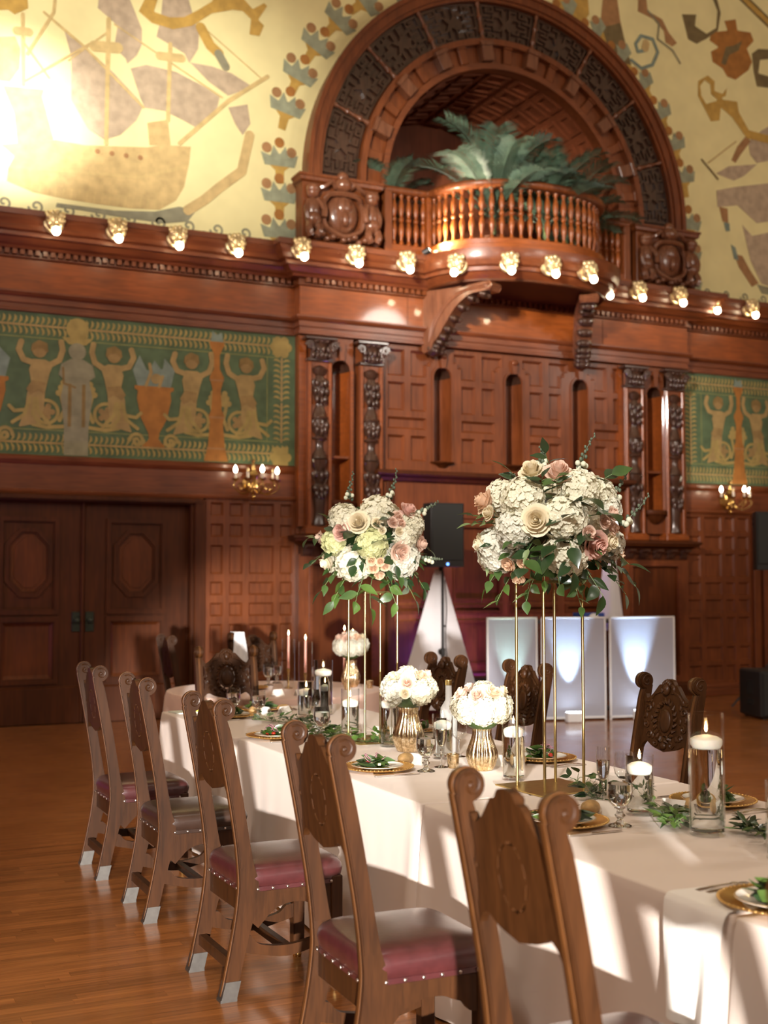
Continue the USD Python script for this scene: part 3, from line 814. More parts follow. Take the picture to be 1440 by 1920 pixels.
MB().ext(ring(2.78, RO, z0=-.98), 13.93, 14.2).ext(ring(2.735, 2.80, z0=-.98), 13.96, 14.2).ext(ring(2.885, 2.945, z0=-.98), 13.90, 14.0).build('outer_moulding', 'mahogany', ar, smooth=30)
MB().ext(ring(RM + .02, 2.76, z0=-.98), 14.06, 14.10).build('fret_ground', 'carved_dark', ar)
MB().ext(ring(RM - .03, RM + .05, z0=-.12), 13.94, 14.1).build('middle_moulding', 'mahogany', ar, smooth=30)
MB().ext(ring(RI, RM, z0=-.98), 14.04, 14.10).build('inner_band', 'mahogany', ar, smooth=30)
MB().ext(ring(RI - .03, RI + .05, z0=-.12), 13.97, 14.14).build('inner_moulding', 'mahogany_rail', ar, smooth=30)


def polar(poly, ang, r0):
    def f(x, y, z=None):
        x, y = np.asarray(x), np.asarray(y)
        t = ang - x / 2.45
        return (r0 + y) * np.cos(t), (r0 + y) * np.sin(t)
    from shapely.ops import transform
    return transform(f, poly.segmentize(.06))


FRET = []
for s in (-1, 1):
    for q in (-1, 1):
        FRET.append([(s * .03, q * .0), (s * .03 + s * q * 0 + s * .035, q * .04), (s * .10, q * .095), (s * .20, q * .095), (s * .20, q * .035), (s * .30, q * .035)])
        FRET.append([(s * .0, q * .03), (s * .055, q * .09), (s * .055, q * .20), (s * .14, q * .20)])
        FRET.append([(s * .36, q * .22), (s * .20, q * .22), (s * .20, q * .15), (s * .30, q * .15), (s * .30, q * .185), (s * .25, q * .185)])
        FRET.append([(s * .36, q * .09), (s * .26, q * .09)])
FRET.append([(-.07, -.07), (.07, .07)])
FRET.append([(-.07, .07), (.07, -.07)])
for k in range(9):
    a = math.radians(10 + 20 * k)
    m = MB()
    lines = unary_union([LineString(l).buffer(.0125, cap_style=3, join_style=2) for l in FRET])
    lines = unary_union([lines, sbox(-.385, -.245, .385, .245).difference(sbox(-.365, -.225, .365, .225))])
    m.ext(polar(lines, a, (RM + .05 + 2.735) / 2), 14.02, 14.065)
    m.build('fret_panel', 'carved_dark', ar)
for k in range(8):
    a = math.radians(20 + 20 * k)
    d = (math.cos(a), 0, math.sin(a))
    M = frame((d[0] * 2.13, 14.0, d[2] * 2.13), d)
    MB().lathe([(0, 0), (.05, 0), (.055, .03), (.03, .05), (.045, .09), (.03, .13), (.022, .17), (.045, .21), (.03, .25), (.025, .30), (.022, .37), (.04, .40), (.022, .44), (.02, .54), (.035, .57), (.03, .62), (0, .63)], n=10, M=M).build('divider_baluster', 'carved_red', ar, smooth=40)
for k in range(17):
    a = math.radians(10 + 10 * k)
    big = k % 2 == 1
    w, dpt = (.085, .16) if big else (.06, .08)
    c, s = math.cos(a), math.sin(a)
    M = np.eye(4)
    M[:3, 0], M[:3, 2] = (-s, 0, c), (c, 0, s)
    MB().box(-w, w, 14.06 - dpt, 14.06, RI + .06, RM - .02, .008, M=M).box(-w * 1.15, w * 1.15, 14.04 - dpt, 14.06, RM - .06, RM, .006, M=M).build('corbel', 'carved_red' if big else 'mahogany', ar)
# the alcove behind the arch
al = thing('balcony_alcove', 'dim terracotta alcove with a coffered barrel vault behind the arch', 'alcove', (CX, 0, 0))
a = np.linspace(0, PI, 40)
pv = [(RI, 5.6)] + [(RI * math.cos(t), ZA + RI * math.sin(t)) for t in a] + [(-RI, 5.6)]
v = [(x, y, z) for y in (14.1, 16.3) for x, z in pv]
n_ = len(pv)
MB().add(v, [(j, j + 1, n_ + j + 1, n_ + j) for j in range(n_ - 1)]).build('vault', 'niche_red', al, smooth=30)
MB().box(-2.2, 2.2, 16.3, 16.4, 5.5, 8.9).build('alcove_wall', 'niche_red', al)
MB().box(-2.2, 2.2, 13.9, 16.4, 5.66, 5.77).build('alcove_floor', 'mahogany_door', al)
for i in range(13):
    for j in range(6):
        t = math.radians(8 + i * 13.6)
        y = 14.32 + j * .34
        c, s = math.cos(t), math.sin(t)
        M = np.eye(4)
        M[:3, 0], M[:3, 2], M[:3, 3] = (-s, 0, c), (c, 0, s), (0, 0, ZA)
        MB().ext(sbox(-.17, y - .13, .17, y + .13).difference(sbox(-.12, y - .085, .12, y + .085)), RI - .035, RI, 'xy', M=M).build('coffer', 'niche_red', al)


# ------------------------------------------------------------------ carved pedestals at the arch's feet
def cherub(m, cx, z, s, y):
    m.ell((cx, y, z + .70 * s), (.10 * s, .09 * s, .11 * s), 2)
    m.ell((cx, y - .02 * s, z + .74 * s), (.115 * s, .09 * s, .09 * s), 2)
    m.ell((cx, y, z + .43 * s), (.12 * s, .10 * s, .19 * s), 2)
    m.ell((cx, y - .02 * s, z + .28 * s), (.13 * s, .11 * s, .12 * s), 2)
    return m


def pedestal(cx, flip, label):
    t = thing('carved_pedestal', label, 'pedestal', (cx, 13.98, 0))
    MB().box(-.52, .52, -.14, .1, 5.80, 6.60, .01).build('block', 'mahogany', t)
    MB().add(*run([(-.53, .1), (-.53, -.15), (.53, -.15), (.53, .1)], [(0, 6.57), (.03, 6.59), (.035, 6.63), (.05, 6.64), (.05, 6.67), (-.25, 6.67)])).build('cap_moulding', 'mahogany', t)
    MB().add(*run([(-.53, .1), (-.53, -.15), (.53, -.15), (.53, .1)], [(.05, 5.775), (.05, 5.815), (.03, 5.83), (0, 5.85)])).build('foot_moulding', 'mahogany_frieze', t)
    y = -.19
    m = MB()
    m.ell((0, y + .02, 6.20), (.21, .10, .26), 2).ell((0, y - .04, 6.28), (.11, .07, .13), 2).ell((0, y - .08, 6.12), (.05, .05, .1), 1)
    m.tube(bez((-.24, y, 6.36), (-.18, y - .05, 6.42), (0, y - .06, 6.44), (.18, y - .05, 6.42), (.24, y, 6.36), n=6), .035, 6)
    for s in (-1, 1):
        m.tube(bez((s * .25, y, 6.34), (s * .27, y - .03, 6.2), (s * .24, y - .03, 6.02), (s * .1, y - .05, 5.93), (0, y - .05, 5.90), n=6), .035, 6)
        m.tube(bez((s * .09, y, 6.52), (s * .16, y - .03, 6.58), (s * .24, y - .03, 6.52), (s * .3, y, 6.50), n=6), .03, 6)
    m.ell((0, y - .02, 6.56), (.11, .10, .10), 2).ell((0, y, 6.66), (.08, .07, .08), 1)
    m.build('shield', 'carved_red', t, smooth=50)
    for s in (-1, 1):
        m = cherub(MB(), s * .40, 5.86, .82, y)
        m.tube(bez((s * .34, y, 6.34), (s * .28, y - .08, 6.22), (s * .29, y - .1, 6.1), n=6), [.045] * 7 + [.04] * 6, 7)
        m.tube(bez((s * .45, y, 6.32), (s * .49, y - .03, 6.2), (s * .47, y - .04, 6.08), n=6), .04, 7)
        m.tube(bez((s * .36, y - .02, 6.04), (s * .33, y - .06, 5.95), (s * .37, y - .05, 5.87), n=6), .05, 7)
        m.tube(bez((s * .45, y - .02, 6.04), (s * .47, y - .06, 5.95), (s * .44, y - .05, 5.87), n=6), .05, 7)
        m.build('cherub_carving', 'carved_red', t, smooth=50)
    m = MB()
    for i in range(11):
        m.ell((-.36 + i * .072, y - .02 - .02 * (i % 2), 5.885 + .03 * math.sin(i * 2.1)), (.045, .05, .04))
    m.build('foliage_carving', 'carved_red', t, smooth=50)
    return t


pedestal(5.92, 1, 'carved pedestal with shield and two cherubs left of the balcony')
pedestal(16.9 - 5.92, -1, 'carved pedestal with shield and two cherubs right of the balcony, in shade')

# ------------------------------------------------------------------ balcony with turned balusters
bal = thing('balcony', 'bowed wooden balcony with turned balusters full of palms', 'balcony', (0, 0, 0))
BP = [(0, 5.94), (.032, 5.94), (.034, 5.97), (.022, 5.99), (.018, 6.02), (.036, 6.10), (.042, 6.15), (.030, 6.21), (.020, 6.245), (.034, 6.262), (.036, 6.28), (.034, 6.298), (.020, 6.315), (.030, 6.35), (.040, 6.41), (.034, 6.47), (.020, 6.53), (.018, 6.555), (.032, 6.575), (.034, 6.60), (0, 6.60)]
bowp = bow(-.06, 200)
seg = np.concatenate([[0], np.cumsum(np.linalg.norm(np.diff(np.array(bowp), axis=0), axis=1))])
NBAL = 27
for k in range(NBAL):
    s = (k + .5) / NBAL * seg[-1]
    x, y = np.interp(s, seg, [q[0] for q in bowp]), np.interp(s, seg, [q[1] for q in bowp])
    MB().lathe(BP, (x, y, 0), 9).build('baluster', 'mahogany_frieze', bal, smooth=40)
for sgn in (-1, 1):
    for k in range(5):
        x = CX + sgn * (1.33 + k * .105)
        MB().lathe(BP, (x, YBAL - .02, 0), 9).build('baluster', 'mahogany_frieze', bal, smooth=40)
rail = [(-.10, 6.60), (.02, 6.60), (.04, 6.62), (.05, 6.65), (.045, 6.68), (.02, 6.70), (-.08, 6.705), (-.11, 6.69), (-.11, 6.62), (-.10, 6.60)]
full = [(CX - 1.92, YBAL - .04), (CX - 1.27, YBAL - .04)] + bow(0, 40)[1:-1] + [(CX + 1.27, YBAL - .04), (CX + 1.92, YBAL - .04)]
MB().add(*run(full, rail)).build('hand_rail', 'mahogany', bal, smooth=50)
MB().add(*run(full, [(-.12, 5.94), (.03, 5.945), (.05, 5.93), (.05, 5.87), (.07, 5.86), (.07, 5.80), (.03, 5.775), (-.12, 5.775)])).build('base_rail', 'mahogany_frieze', bal, smooth=30)
MB().add(*run(bow(0, 40), crown_bow)).build('bow_cornice', 'mahogany_rail', bal, smooth=30)
bp = Polygon(bow(.02, 60) + [(XR1 + .02, 14.1), (XR0 - .02, 14.1)])
MB().ext(bp, 5.40, 5.46, 'xy').ext(bp.buffer(-.1), 5.70, 5.78, 'xy').build('balcony_floor', 'mahogany_door', bal)
for s in (-1, 1):
    MB().box(CX + s * 1.275 - .03, CX + s * 1.275 + .03, YBAL - .10, YBAL + .02, 5.94, 6.61, .006).build('newel', 'mahogany_frieze', bal)
    MB().box(CX + s * 1.86 - .05, CX + s * 1.86 + .05, YBAL - .10, YBAL + .02, 5.78, 6.62, .006).build('newel', 'mahogany', bal)
# brackets, turned inwards; a side face of flowing acanthus lines and a dark carved front edge
for s in (-1, 1):
    M = trans(CX + s * 1.20, 14.06, 0) @ rotz(s * -math.radians(28)) if s > 0 else trans(CX + s * 1.20, 14.06, 0) @ rotz(math.radians(28))
    top = [(.02, 5.40), (-1.02, 5.40), (-1.06, 5.34), (-1.02, 5.28)]
    low = bez((-1.0, 5.28), (-.72, 5.26), (-.50, 5.12), (-.34, 4.92), (-.24, 4.78), (-.16, 4.70), (-.12, 4.62), (-.02, 4.58), n=6)
    side = Polygon(top + [tuple(q) for q in low] + [(.02, 4.62)])
    MB().ext(side, -.11, .11, 'yz', M=M).build('bracket', 'carved_red', bal)
    m = MB()
    for sx in (-1, 1):
        for k, o in enumerate((.05, .13, .22)):
            c = bez((-.98 + o * .2, 5.33 + .01 * k), (-.66 + o * .4, 5.31), (-.40 + o * .5, 5.17 - .02 * k), (-.22 + o * .3, 4.95), (-.10, 4.72), n=6)
            m.tube([(sx * .112, y, z) for y, z in c], .016, 5, M=M)
        m.tube([(sx * .112, -1.0 + .06 * math.cos(q * .8) * (1 - q / 14), 5.33 + .06 * math.sin(q * .8) * (1 - q / 14)) for q in range(12)], .016, 5, M=M)
    m.build('bracket_scroll', 'carved_red', bal, smooth=50)
    m = MB()
    for k in range(9):
        q = low[3 + k * 4]
        m.ell((0, q[0] - .02, q[1] - .02), (.115, .05, .055), 1, M=M)
        for sx in (-1, 1):
            m.ell((sx * .06, q[0] - .05, q[1] - .03), (.035, .03, .04), 1, M=M)
    m.ell((0, -.09, 4.64), (.12, .10, .10), 1, M=M)
    m.build('bracket_front', 'carved_dark', bal, smooth=50)
# ------------------------------------------------------------------ paintings on the walls
SHAPES = [
('ship_hull','paint_tan',0,[(1.93,6.18),(1.94,6.33),(2.01,6.48),(1.86,6.59),(2.06,6.64),(2.46,6.74),(2.8,6.73),(3.54,6.82),(3.73,6.88),(4.08,6.91),(4.06,6.71),(4,6.4),(3.9,6.22),(3.7,6.08),(3.35,6.05),(2.96,6.05),(2.59,6.06),(2.22,6.09)]),
('ship_wale','paint_straw',1,[(1.96,6.37),(2.58,6.41),(3.46,6.46),(4.04,6.68),(4.04,6.64),(3.46,6.42),(2.58,6.37),(1.95,6.33)]),
('ship_stern','paint_tan',0,[(1.87,7.27),(2.31,7.3),(2.3,7.23),(2.33,7.14),(2.44,6.74),(2.04,6.63),(2,6.97)]),
('ship_rail','paint_straw',1,[(1.87,7.28),(2.32,7.31),(2.3,7.22),(1.98,7.2)]),
('ship_forecastle','paint_tan',0,[(3.54,7.12),(3.79,7.2),(3.83,6.89),(3.57,6.85)]),
('main_sail','paint_mauve',0,[(2.55,8.05),(2.63,7.99),(2.82,7.89),(3.13,7.66),(3.43,7.39),(3.49,7.32),(3.41,7.13),(3.22,6.92),(3.03,6.83),(2.84,6.93),(2.64,7.25),(2.63,7.76)]),
('top_sail','paint_mauve',0,[(2.96,8.77),(3.21,8.83),(3.38,8.44),(3.46,8.26),(3.46,8.06),(3.4,7.92),(3.29,7.8),(3.27,7.86),(3.13,7.97),(3.17,8.24),(3.05,8.33),(2.93,8.41)]),
('top_sail','paint_mauve',0,[(3.73,8.94),(3.96,8.99),(4.1,8.53),(4.17,8.32),(4.16,8.15),(4.05,7.95),(3.99,8.06),(3.64,8.2),(3.69,8.42)]),
('fore_sail','paint_mauve',0,[(3.33,7.75),(3.52,7.83),(3.89,7.81),(4.24,7.69),(4.44,7.59),(4.4,7.41),(4.17,7.15),(3.99,7.22),(3.75,7.3),(3.51,7.3),(3.45,7.41)]),
('jib_sail','paint_mauve',0,[(4.06,7.96),(4.34,7.96),(4.59,7.92),(4.86,7.8),(4.82,7.77),(4.55,7.63),(4.3,7.76)]),
('small_sail','paint_mauve',0,[(4.55,7.48),(4.8,7.56),(4.84,7.32),(4.74,7.16),(4.64,7.29)]),
('mizzen_sail','paint_tan',0,[(1.59,7.79),(1.99,7.88),(2.05,7.75),(2.04,7.51),(1.94,7.34),(1.6,7.32)]),
('ribbon','paint_ochre',2,[(3.61,8.91),(3.73,8.94),(3.6,8.5),(3.8,8.47),(3.98,8.51),(4.16,8.64),(4.33,8.78),(4.51,9.11),(4.86,8.79),(5.01,8.9),(5.05,8.87),(4.93,8.67),(5.01,8.61),(4.95,8.46),(4.82,8.46),(4.84,8.66),(4.73,8.74),(4.6,8.73),(4.33,8.63),(4.08,8.42),(3.84,8.33),(3.58,8.36),(3.42,8.47)]),
('cartouche','paint_ochre',2,[(1.87,8.54),(2.1,8.59),(2.13,8.24),(1.98,8.14),(1.91,8.18),(1.59,8.1)]),
('water','paint_grey',1,[(2.49,6),(2.77,6),(3.16,6),(3.64,6.05),(3.94,6.15),(4.15,6.13),(4.05,5.98),(3.75,5.92),(3.16,5.93),(2.77,5.95),(2.48,5.95)]),
('mermaid_tail','paint_rust',0,[(10.22,10.35),(10.39,10.38),(10.48,9.79),(10.56,9.49),(10.64,9.22),(10.67,9.15),(10.44,9.13),(10.27,9.32),(10.13,9.63)]),
('mermaid_fin','paint_umber',1,[(10.16,9.61),(10.48,9.74),(10.56,9.49),(10.67,9.15),(10.44,9.15),(10.26,9.34)]),
('mermaid_drape','paint_ochre',0,[(9.39,10.17),(9.9,10.28),(9.94,9.76),(9.79,9.55),(9.54,9.6),(9.38,9.71)]),
('mermaid_streamer','paint_rust',0,[(10.83,10.48),(10.92,10.5),(10.98,10.02),(11.24,9.95),(11.36,9.77),(11.51,9.64),(11.42,9.57),(11.3,9.61),(11.27,9.78),(11.09,9.92),(10.8,9.98)]),
('cartouche','paint_orange',1,[(12.42,10.16),(12.64,10.23),(12.67,10.06),(12.93,10.08),(12.99,9.96),(12.85,9.81),(12.95,9.62),(12.88,9.48),(12.62,9.28),(12.46,9.3),(12.37,9.41),(12.18,9.48),(12.15,9.63),(12.31,9.73),(12.13,9.8),(12.16,9.93),(12.48,10.02)]),
('cartouche_fish','paint_umber',2,[(12.34,9.48),(12.44,9.76),(12.6,9.81),(12.76,9.92),(12.69,9.75),(12.5,9.64),(12.43,9.47)]),
('acanthus_scroll','paint_umber',1,[(11.61,10.1),(11.88,10.15),(11.85,9.97),(12.07,9.89),(12.26,10.02),(12.29,10.29),(12.06,10.75),(12.19,10.77),(12.35,10.27),(12.29,9.98),(12.06,9.81),(11.88,9.7),(11.72,9.74),(11.67,9.91)]),
('acanthus_scroll','paint_umber',1,[(12.95,9.75),(13.08,9.85),(13.75,9.95),(13.74,9.85),(13.11,9.68),(13.07,9.46),(13.73,9.43),(13.73,9.3),(13.04,9.25),(12.98,9.47)]),
('ribbon','paint_ochre',2,[(11.9,9.13),(12.08,9.25),(12.21,9.18),(12.2,9.03),(12.36,9.01),(12.44,9.11),(12.42,8.99),(12.26,8.91),(12.14,8.97),(12.13,9.12),(12.02,9.17),(11.93,9.06),(11.95,8.91),(12.04,8.8),(12.33,8.92),(12.64,8.94),(12.67,8.78),(12.86,8.53),(13.71,8.49),(13.71,8.36),(12.82,8.4),(12.54,8.68),(12.32,8.8),(12.29,8.59),(12.13,8.55),(12.03,8.7),(11.89,8.9)]),
('garland','paint_rust',1,[(12.82,8.45),(12.89,8.36),(12.69,8.12),(12.59,7.98),(12.51,8.01),(12.63,8.24)]),
('sail','paint_mauve',0,[(12.21,7.76),(12.46,7.91),(13.01,8.02),(12.75,7.8),(12.55,7.7)]),
('sail','paint_mauve',0,[(12.85,8.35),(13.12,8.57),(13.72,8.93),(13.7,8.25),(13.01,8.04),(12.88,8.15)]),
('sail','paint_mauve',0,[(12.21,7.5),(12.55,7.6),(13.69,7.86),(13.68,7.27),(12.99,7.1),(12.61,7.33),(12.23,7.25)]),
('hull','paint_mauve',0,[(12.7,7.04),(12.89,6.89),(13.67,7.11),(13.65,6.08),(13.06,6.17),(12.85,6.5)]),
('garland','paint_rust',1,[(12.26,7.26),(12.42,7.25),(12.43,7.03),(12.32,7.04)]),
('garland','paint_teal',1,[(12.34,7.03),(12.45,7.03),(12.46,6.91),(12.38,6.9)]),
('garland','paint_rust',1,[(12.53,6.57),(12.69,6.56),(12.84,6.35),(13,6.17),(12.87,6.1),(12.62,6.38)]),
('garland','paint_teal',1,[(12.47,6.71),(12.56,6.67),(12.62,6.48),(12.53,6.49)]),
('garland','paint_grey',1,[(12.97,6.15),(13.65,6.08),(13.65,6),(13.06,6.02)]),
('border_band','paint_ochre',1,[(12.32,10.8),(12.5,10.84),(13.75,10.11),(13.75,9.95)]),
]
STROKES = [
('mast','paint_straw',0.05,[(3.06,8.3),(3.05,6.79)]),
('mast','paint_straw',0.05,[(3.81,8.14),(3.79,7.19)]),
('mast','paint_straw',0.04,[(2.07,8.16),(2.09,7.33)]),
('bowsprit','paint_straw',0.05,[(3.94,6.93),(4.55,7.56),(5.06,7.96)]),
('yard','paint_straw',0.03,[(2.31,8.23),(2.78,7.91),(3.49,7.3)]),
('yard','paint_straw',0.035,[(2.13,7.7),(2.42,8.25),(2.45,8.66)]),
('rigging','paint_tan',0.025,[(2.86,7.97),(2.1,7.37)]),
('rigging','paint_tan',0.018,[(3.13,8.25),(4.47,7.59)]),
('rigging','paint_tan',0.014,[(4.15,8.48),(4.97,7.93)]),
('rigging','paint_tan',0.02,[(3.05,8.14),(2.6,7.71)]),
('rigging','paint_tan',0.025,[(2.1,7.81),(2.38,7.46)]),
('rigging','paint_ochre',0.13,[(4.19,8.42),(4.31,8.22),(4.42,8.14)]),
('rigging','paint_grey',0.11,[(4.42,8.13),(4.51,7.99)]),
('rigging','paint_tan',0.12,[(4.83,7.17),(4.73,6.7),(4.45,6.46),(4.25,6.27),(4.05,6.12)]),
('crow_nest','paint_straw',0.13,[(2.9,7.94),(3.17,7.97)]),
('crow_nest','paint_straw',0.1,[(3.68,7.97),(3.95,7.99)]),
('crow_nest','paint_straw',0.1,[(2.01,7.95),(2.14,7.96)]),
('border_line','paint_umber',0.03,[(12.33,10.8),(13.75,9.98)]),
('border_line','paint_umber',0.03,[(12.5,10.84),(13.75,10.12)]),
('scroll','paint_teal',0.05,[(10.67,9.22),(10.85,9.13),(11.05,9.22),(11.15,9.43),(11.06,9.61),(10.85,9.62),(10.75,9.48),(10.79,9.37),(10.94,9.42)]),
('scroll','paint_tan',0.12,[(10.94,9.52),(10.92,9.45)]),
('bowsprit','paint_umber',0.03,[(11.94,7.93),(12.24,7.68)]),
('rigging','paint_tan',0.02,[(12.6,8.31),(12.06,7.9)]),
('scroll','paint_grey',0.03,[(10.98,10.02),(11.18,9.86),(11.15,9.63),(11.42,9.51),(11.56,9.34)]),
]


def organic(pts, r=.0):
    """painted shape with softened corners"""
    p = Polygon(pts).buffer(0)
    return p.buffer(-.02).buffer(.04).buffer(-.02) if r else p.buffer(.02).buffer(-.02)


ml = thing('ship_mural', 'faded painted galleon in full sail on the bright plaster left of the arch', 'mural', (0, 0, 0))
mr = thing('ship_mural', 'painted sails, ribbons and orange cartouche on the plaster right of the arch', 'mural', (0, 0, 0))
for n, mt, k, pts in SHAPES:
    MB().flat(organic(pts), YW - .003 - .002 * k).build(n, mt, ml if pts[0][0] < 8 else mr)
for n, mt, w, pts in STROKES:
    MB().flat(LineString(pts).buffer(w / 2), YW - .0095).build(n, mt, ml if pts[0][0] < 8 else mr)
# sail seams, hull planks and ribs, sea swirls
hull = organic(SHAPES[0][3])
m = MB()
for k in range(26):
    x = 2.0 + k * .09
    m.flat(LineString([(x, 5.9), (x + .03, 6.18)]).buffer(.012).intersection(hull), YW - .0055)
m.build('hull_ribs', 'paint_straw', ml, kind='stuff')
for k in range(4):
    MB().flat(Point(2.95 + k * .17, 6.68 + .0 * k).buffer(.03), YW - .0075).build('gun_port', 'paint_rust', ml)


def swirl(cx, cz, r, turns=1.4, d=1, a0=0.0, n=22):
    q = np.linspace(0, 1, n)
    return LineString([(cx + d * r * (1 - .8 * t) * math.cos(a0 + t * turns * 2 * PI), cz + r * (1 - .8 * t) * math.sin(a0 + t * turns * 2 * PI)) for t in q])


for k in range(9):
    x = 1.9 + k * .36
    MB().flat(unary_union([swirl(x, 5.93, .09, 1.2, 1, 3.4), LineString([(x - .18, 5.86), (x, 5.84), (x + .2, 5.88)])]).buffer(.013), YW - .005).build('sea_swirl', 'paint_grey', ml)
for k in range(6):
    x = 12.0 + k * .36
    MB().flat(swirl(x, 5.93, .08, 1.2, 1, 3.4).buffer(.013), YW - .005).build('sea_swirl', 'paint_grey', mr)


def motif(x, z, ang, sc):
    """flower cup of the garland that climbs round the arch"""
    up_ = np.array([math.sin(ang), math.cos(ang)])
    sd = np.array([math.cos(ang), -math.sin(ang)])
    P = lambda u, v: tuple(np.array([x, z]) + sc * (u * sd + v * up_))
    g = group_node('flower_garland', mg)
    MB().flat(organic([P(-.05, -.28), P(.05, -.28), P(.06, -.12), P(.20, 0), P(-.20, 0), P(-.06, -.12)]), YW - .004).build('flower_base', 'paint_ochre', g)
    MB().flat(organic([P(-.20, -.06), P(.20, -.06), P(.25, .10), P(.12, .06), P(.08, .20), P(0, .08), P(-.08, .20), P(-.12, .06), P(-.25, .10)]), YW - .006).build('flower_leaf', 'paint_sage', g)
    for u, v in ((-.17, .16), (0, .24), (.16, .13)):
        MB().flat(Point(P(u, v)).buffer(.065 * sc), YW - .008).build('flower_head', 'paint_rust' if u else 'paint_orange', g)


mg = thing('garland_mural', 'painted flower garland climbing the plaster on both sides of the arch', 'mural', (0, 0, 0))
for s in (-1, 1):
    for z in (5.98, 6.44, 6.90):
        motif(CX + s * 3.22, z, s * .02, 1.0)
    for k in range(1, 8):
        a = math.radians(4 + 9.3 * k)
        motif(CX + s * 3.22 * math.cos(a), 6.9 + 3.0 * math.sin(a), -s * a * .95, 1.0)


def putto(par, cx, z0, h, f):
    """painted child with raised arms; f = 1 leans right"""
    P = lambda u, v: (cx + f * u * h, z0 + v * h)
    y = YW - .007
    MB().flat(Polygon([P(-.02, .78), P(.12, .78), P(.16, .66), P(.13, .50), P(.18, .36), P(.20, .15), P(.27, -.04), P(.05, .02), P(.0, .2), P(-.01, .40), P(-.06, .62), P(-.10, .74)]).buffer(.012), y).build('putto_body', 'paint_flesh', par)
    MB().flat(LineString([P(-.07, .73), P(-.19, .80), P(-.23, .93), P(-.21, 1.03)]).buffer(.035 * h).union(LineString([P(.10, .74), P(.24, .78), P(.30, .90), P(.27, 1.0)]).buffer(.035 * h)), y - .001).build('putto_arms', 'paint_flesh', par)
    MB().flat(Point(P(.05, .90)).buffer(.085 * h), y - .002).build('putto_head', 'paint_flesh_shade', par)
    MB().flat(Polygon([P(-.04, .90), P(-.03, .99), P(.06, 1.02), P(.13, .97), P(.14, .90), P(.08, .95), P(.0, .94)]).buffer(.012), y - .003).build('putto_hair', 'paint_hair', par)
    MB().flat(Polygon([P(-.02, .50), P(.13, .52), P(.19, .42), P(.15, .36), P(.05, .42), P(-.0, .38)]).buffer(.01), y - .003).build('putto_leaf', 'paint_flesh_shade', par)
    MB().flat(unary_union([LineString([P(.1, .3), P(.12, .12), P(.03, -.02)]), LineString([P(.16, .3), P(.22, .1), P(.36, .0)]), LineString([P(.08, .3), P(.06, .15), P(-.08, .0)]), LineString([P(.2, .16), P(.34, .14), P(.4, .2)])]).buffer(.022 * h), y - .003).build('putto_foliage', 'paint_gold', par)


def scroll_rings(par, cx, cz, r, f=1):
    y = YW - .006
    MB().flat(Point(cx, cz).buffer(r).difference(Point(cx, cz).buffer(r * .74)), y).build('scroll_ring', 'paint_gold', par)
    MB().flat(unary_union([Point(cx + .45 * r * math.cos(t), cz + .45 * r * math.sin(t)).buffer(.22 * r) for t in np.arange(5) * 1.2566] + [Point(cx, cz).buffer(.4 * r)]), y).build('scroll_flower', 'paint_flesh_shade', par)
    MB().flat(unary_union([LineString([(cx + f * r, cz - r * .6), (cx + f * r * 1.35, cz + r * .2), (cx + f * r * 1.1, cz + r * 1.3)]), LineString([(cx - f * r, cz - r), (cx, cz - r * 1.2), (cx + f * r * 1.5, cz - r * 1.05)]), swirl(cx + f * r * 1.35, cz + r * 1.6, r * .5, 1.1, f)]).buffer(.022), y).build('scroll_stem', 'paint_gold', par)
    MB().flat(unary_union([Point(cx + f * r * (.9 + .35 * a), cz + r * (1.5 + .42 * b)).buffer(.035) for a, b in ((0, 0), (1, 0), (2, .4), (.5, 1), (1.5, 1.1), (1, 1.9))]), y - .001).build('scroll_leaves', 'paint_gold', par)


def fern_row(par, x0, x1, z, vertical=False):
    y = YW - .005
    m = MB()
    n = int(abs(x1 - x0) / .062)
    for k in range(n):
        t = x0 + (k + .5) * (x1 - x0) / n
        for s in (-1, 1):
            c = [(t - .015, z + s * .015), (t + .018, z + s * .05), (t + .02, z + s * .085), (t - .0, z + s * .105), (t + .003, z + s * .08), (t - .005, z + s * .045)]
            m.flat(Polygon([(b, a) for a, b in c] if vertical else c).buffer(.004), y)
    m.build('fern_leaflets', 'paint_gold', par, kind='stuff')
    l = LineString([(x0, z), (x1, z)])
    if vertical:
        l = LineString([(z, x0), (z, x1)])
    MB().flat(l.buffer(.012), y - .001).build('fern_stem', 'paint_flesh', par)


def torch(par, cx, big=1.0):
    y = YW - .009
    Pn = [(.0, 3.08), (.145, 3.08), (.10, 3.25), (.075, 3.55), (.095, 3.62), (.06, 3.70), (.045, 3.95), (.085, 4.10), (.03, 4.2), (.03, 4.38), (.085, 4.5), (.085, 4.53)]
    MB().flat(Polygon([(cx - a, z) for a, z in Pn] + [(cx + a, z) for a, z in Pn[::-1]]).buffer(.006), y).build('torch_column', 'paint_orange', par)
    for w, z in ((.10, 3.61), (.09, 4.065), (.12, 3.23)):
        MB().flat(sbox(cx - w, z - .012, cx + w, z + .012), y - .001).build('torch_band', 'paint_rust', par)
    MB().flat(organic([(cx - .08, 4.54), (cx + .08, 4.54), (cx + .06, 4.66), (cx, 4.62), (cx - .06, 4.67)]), y).build('torch_smoke', 'paint_smoke', par)


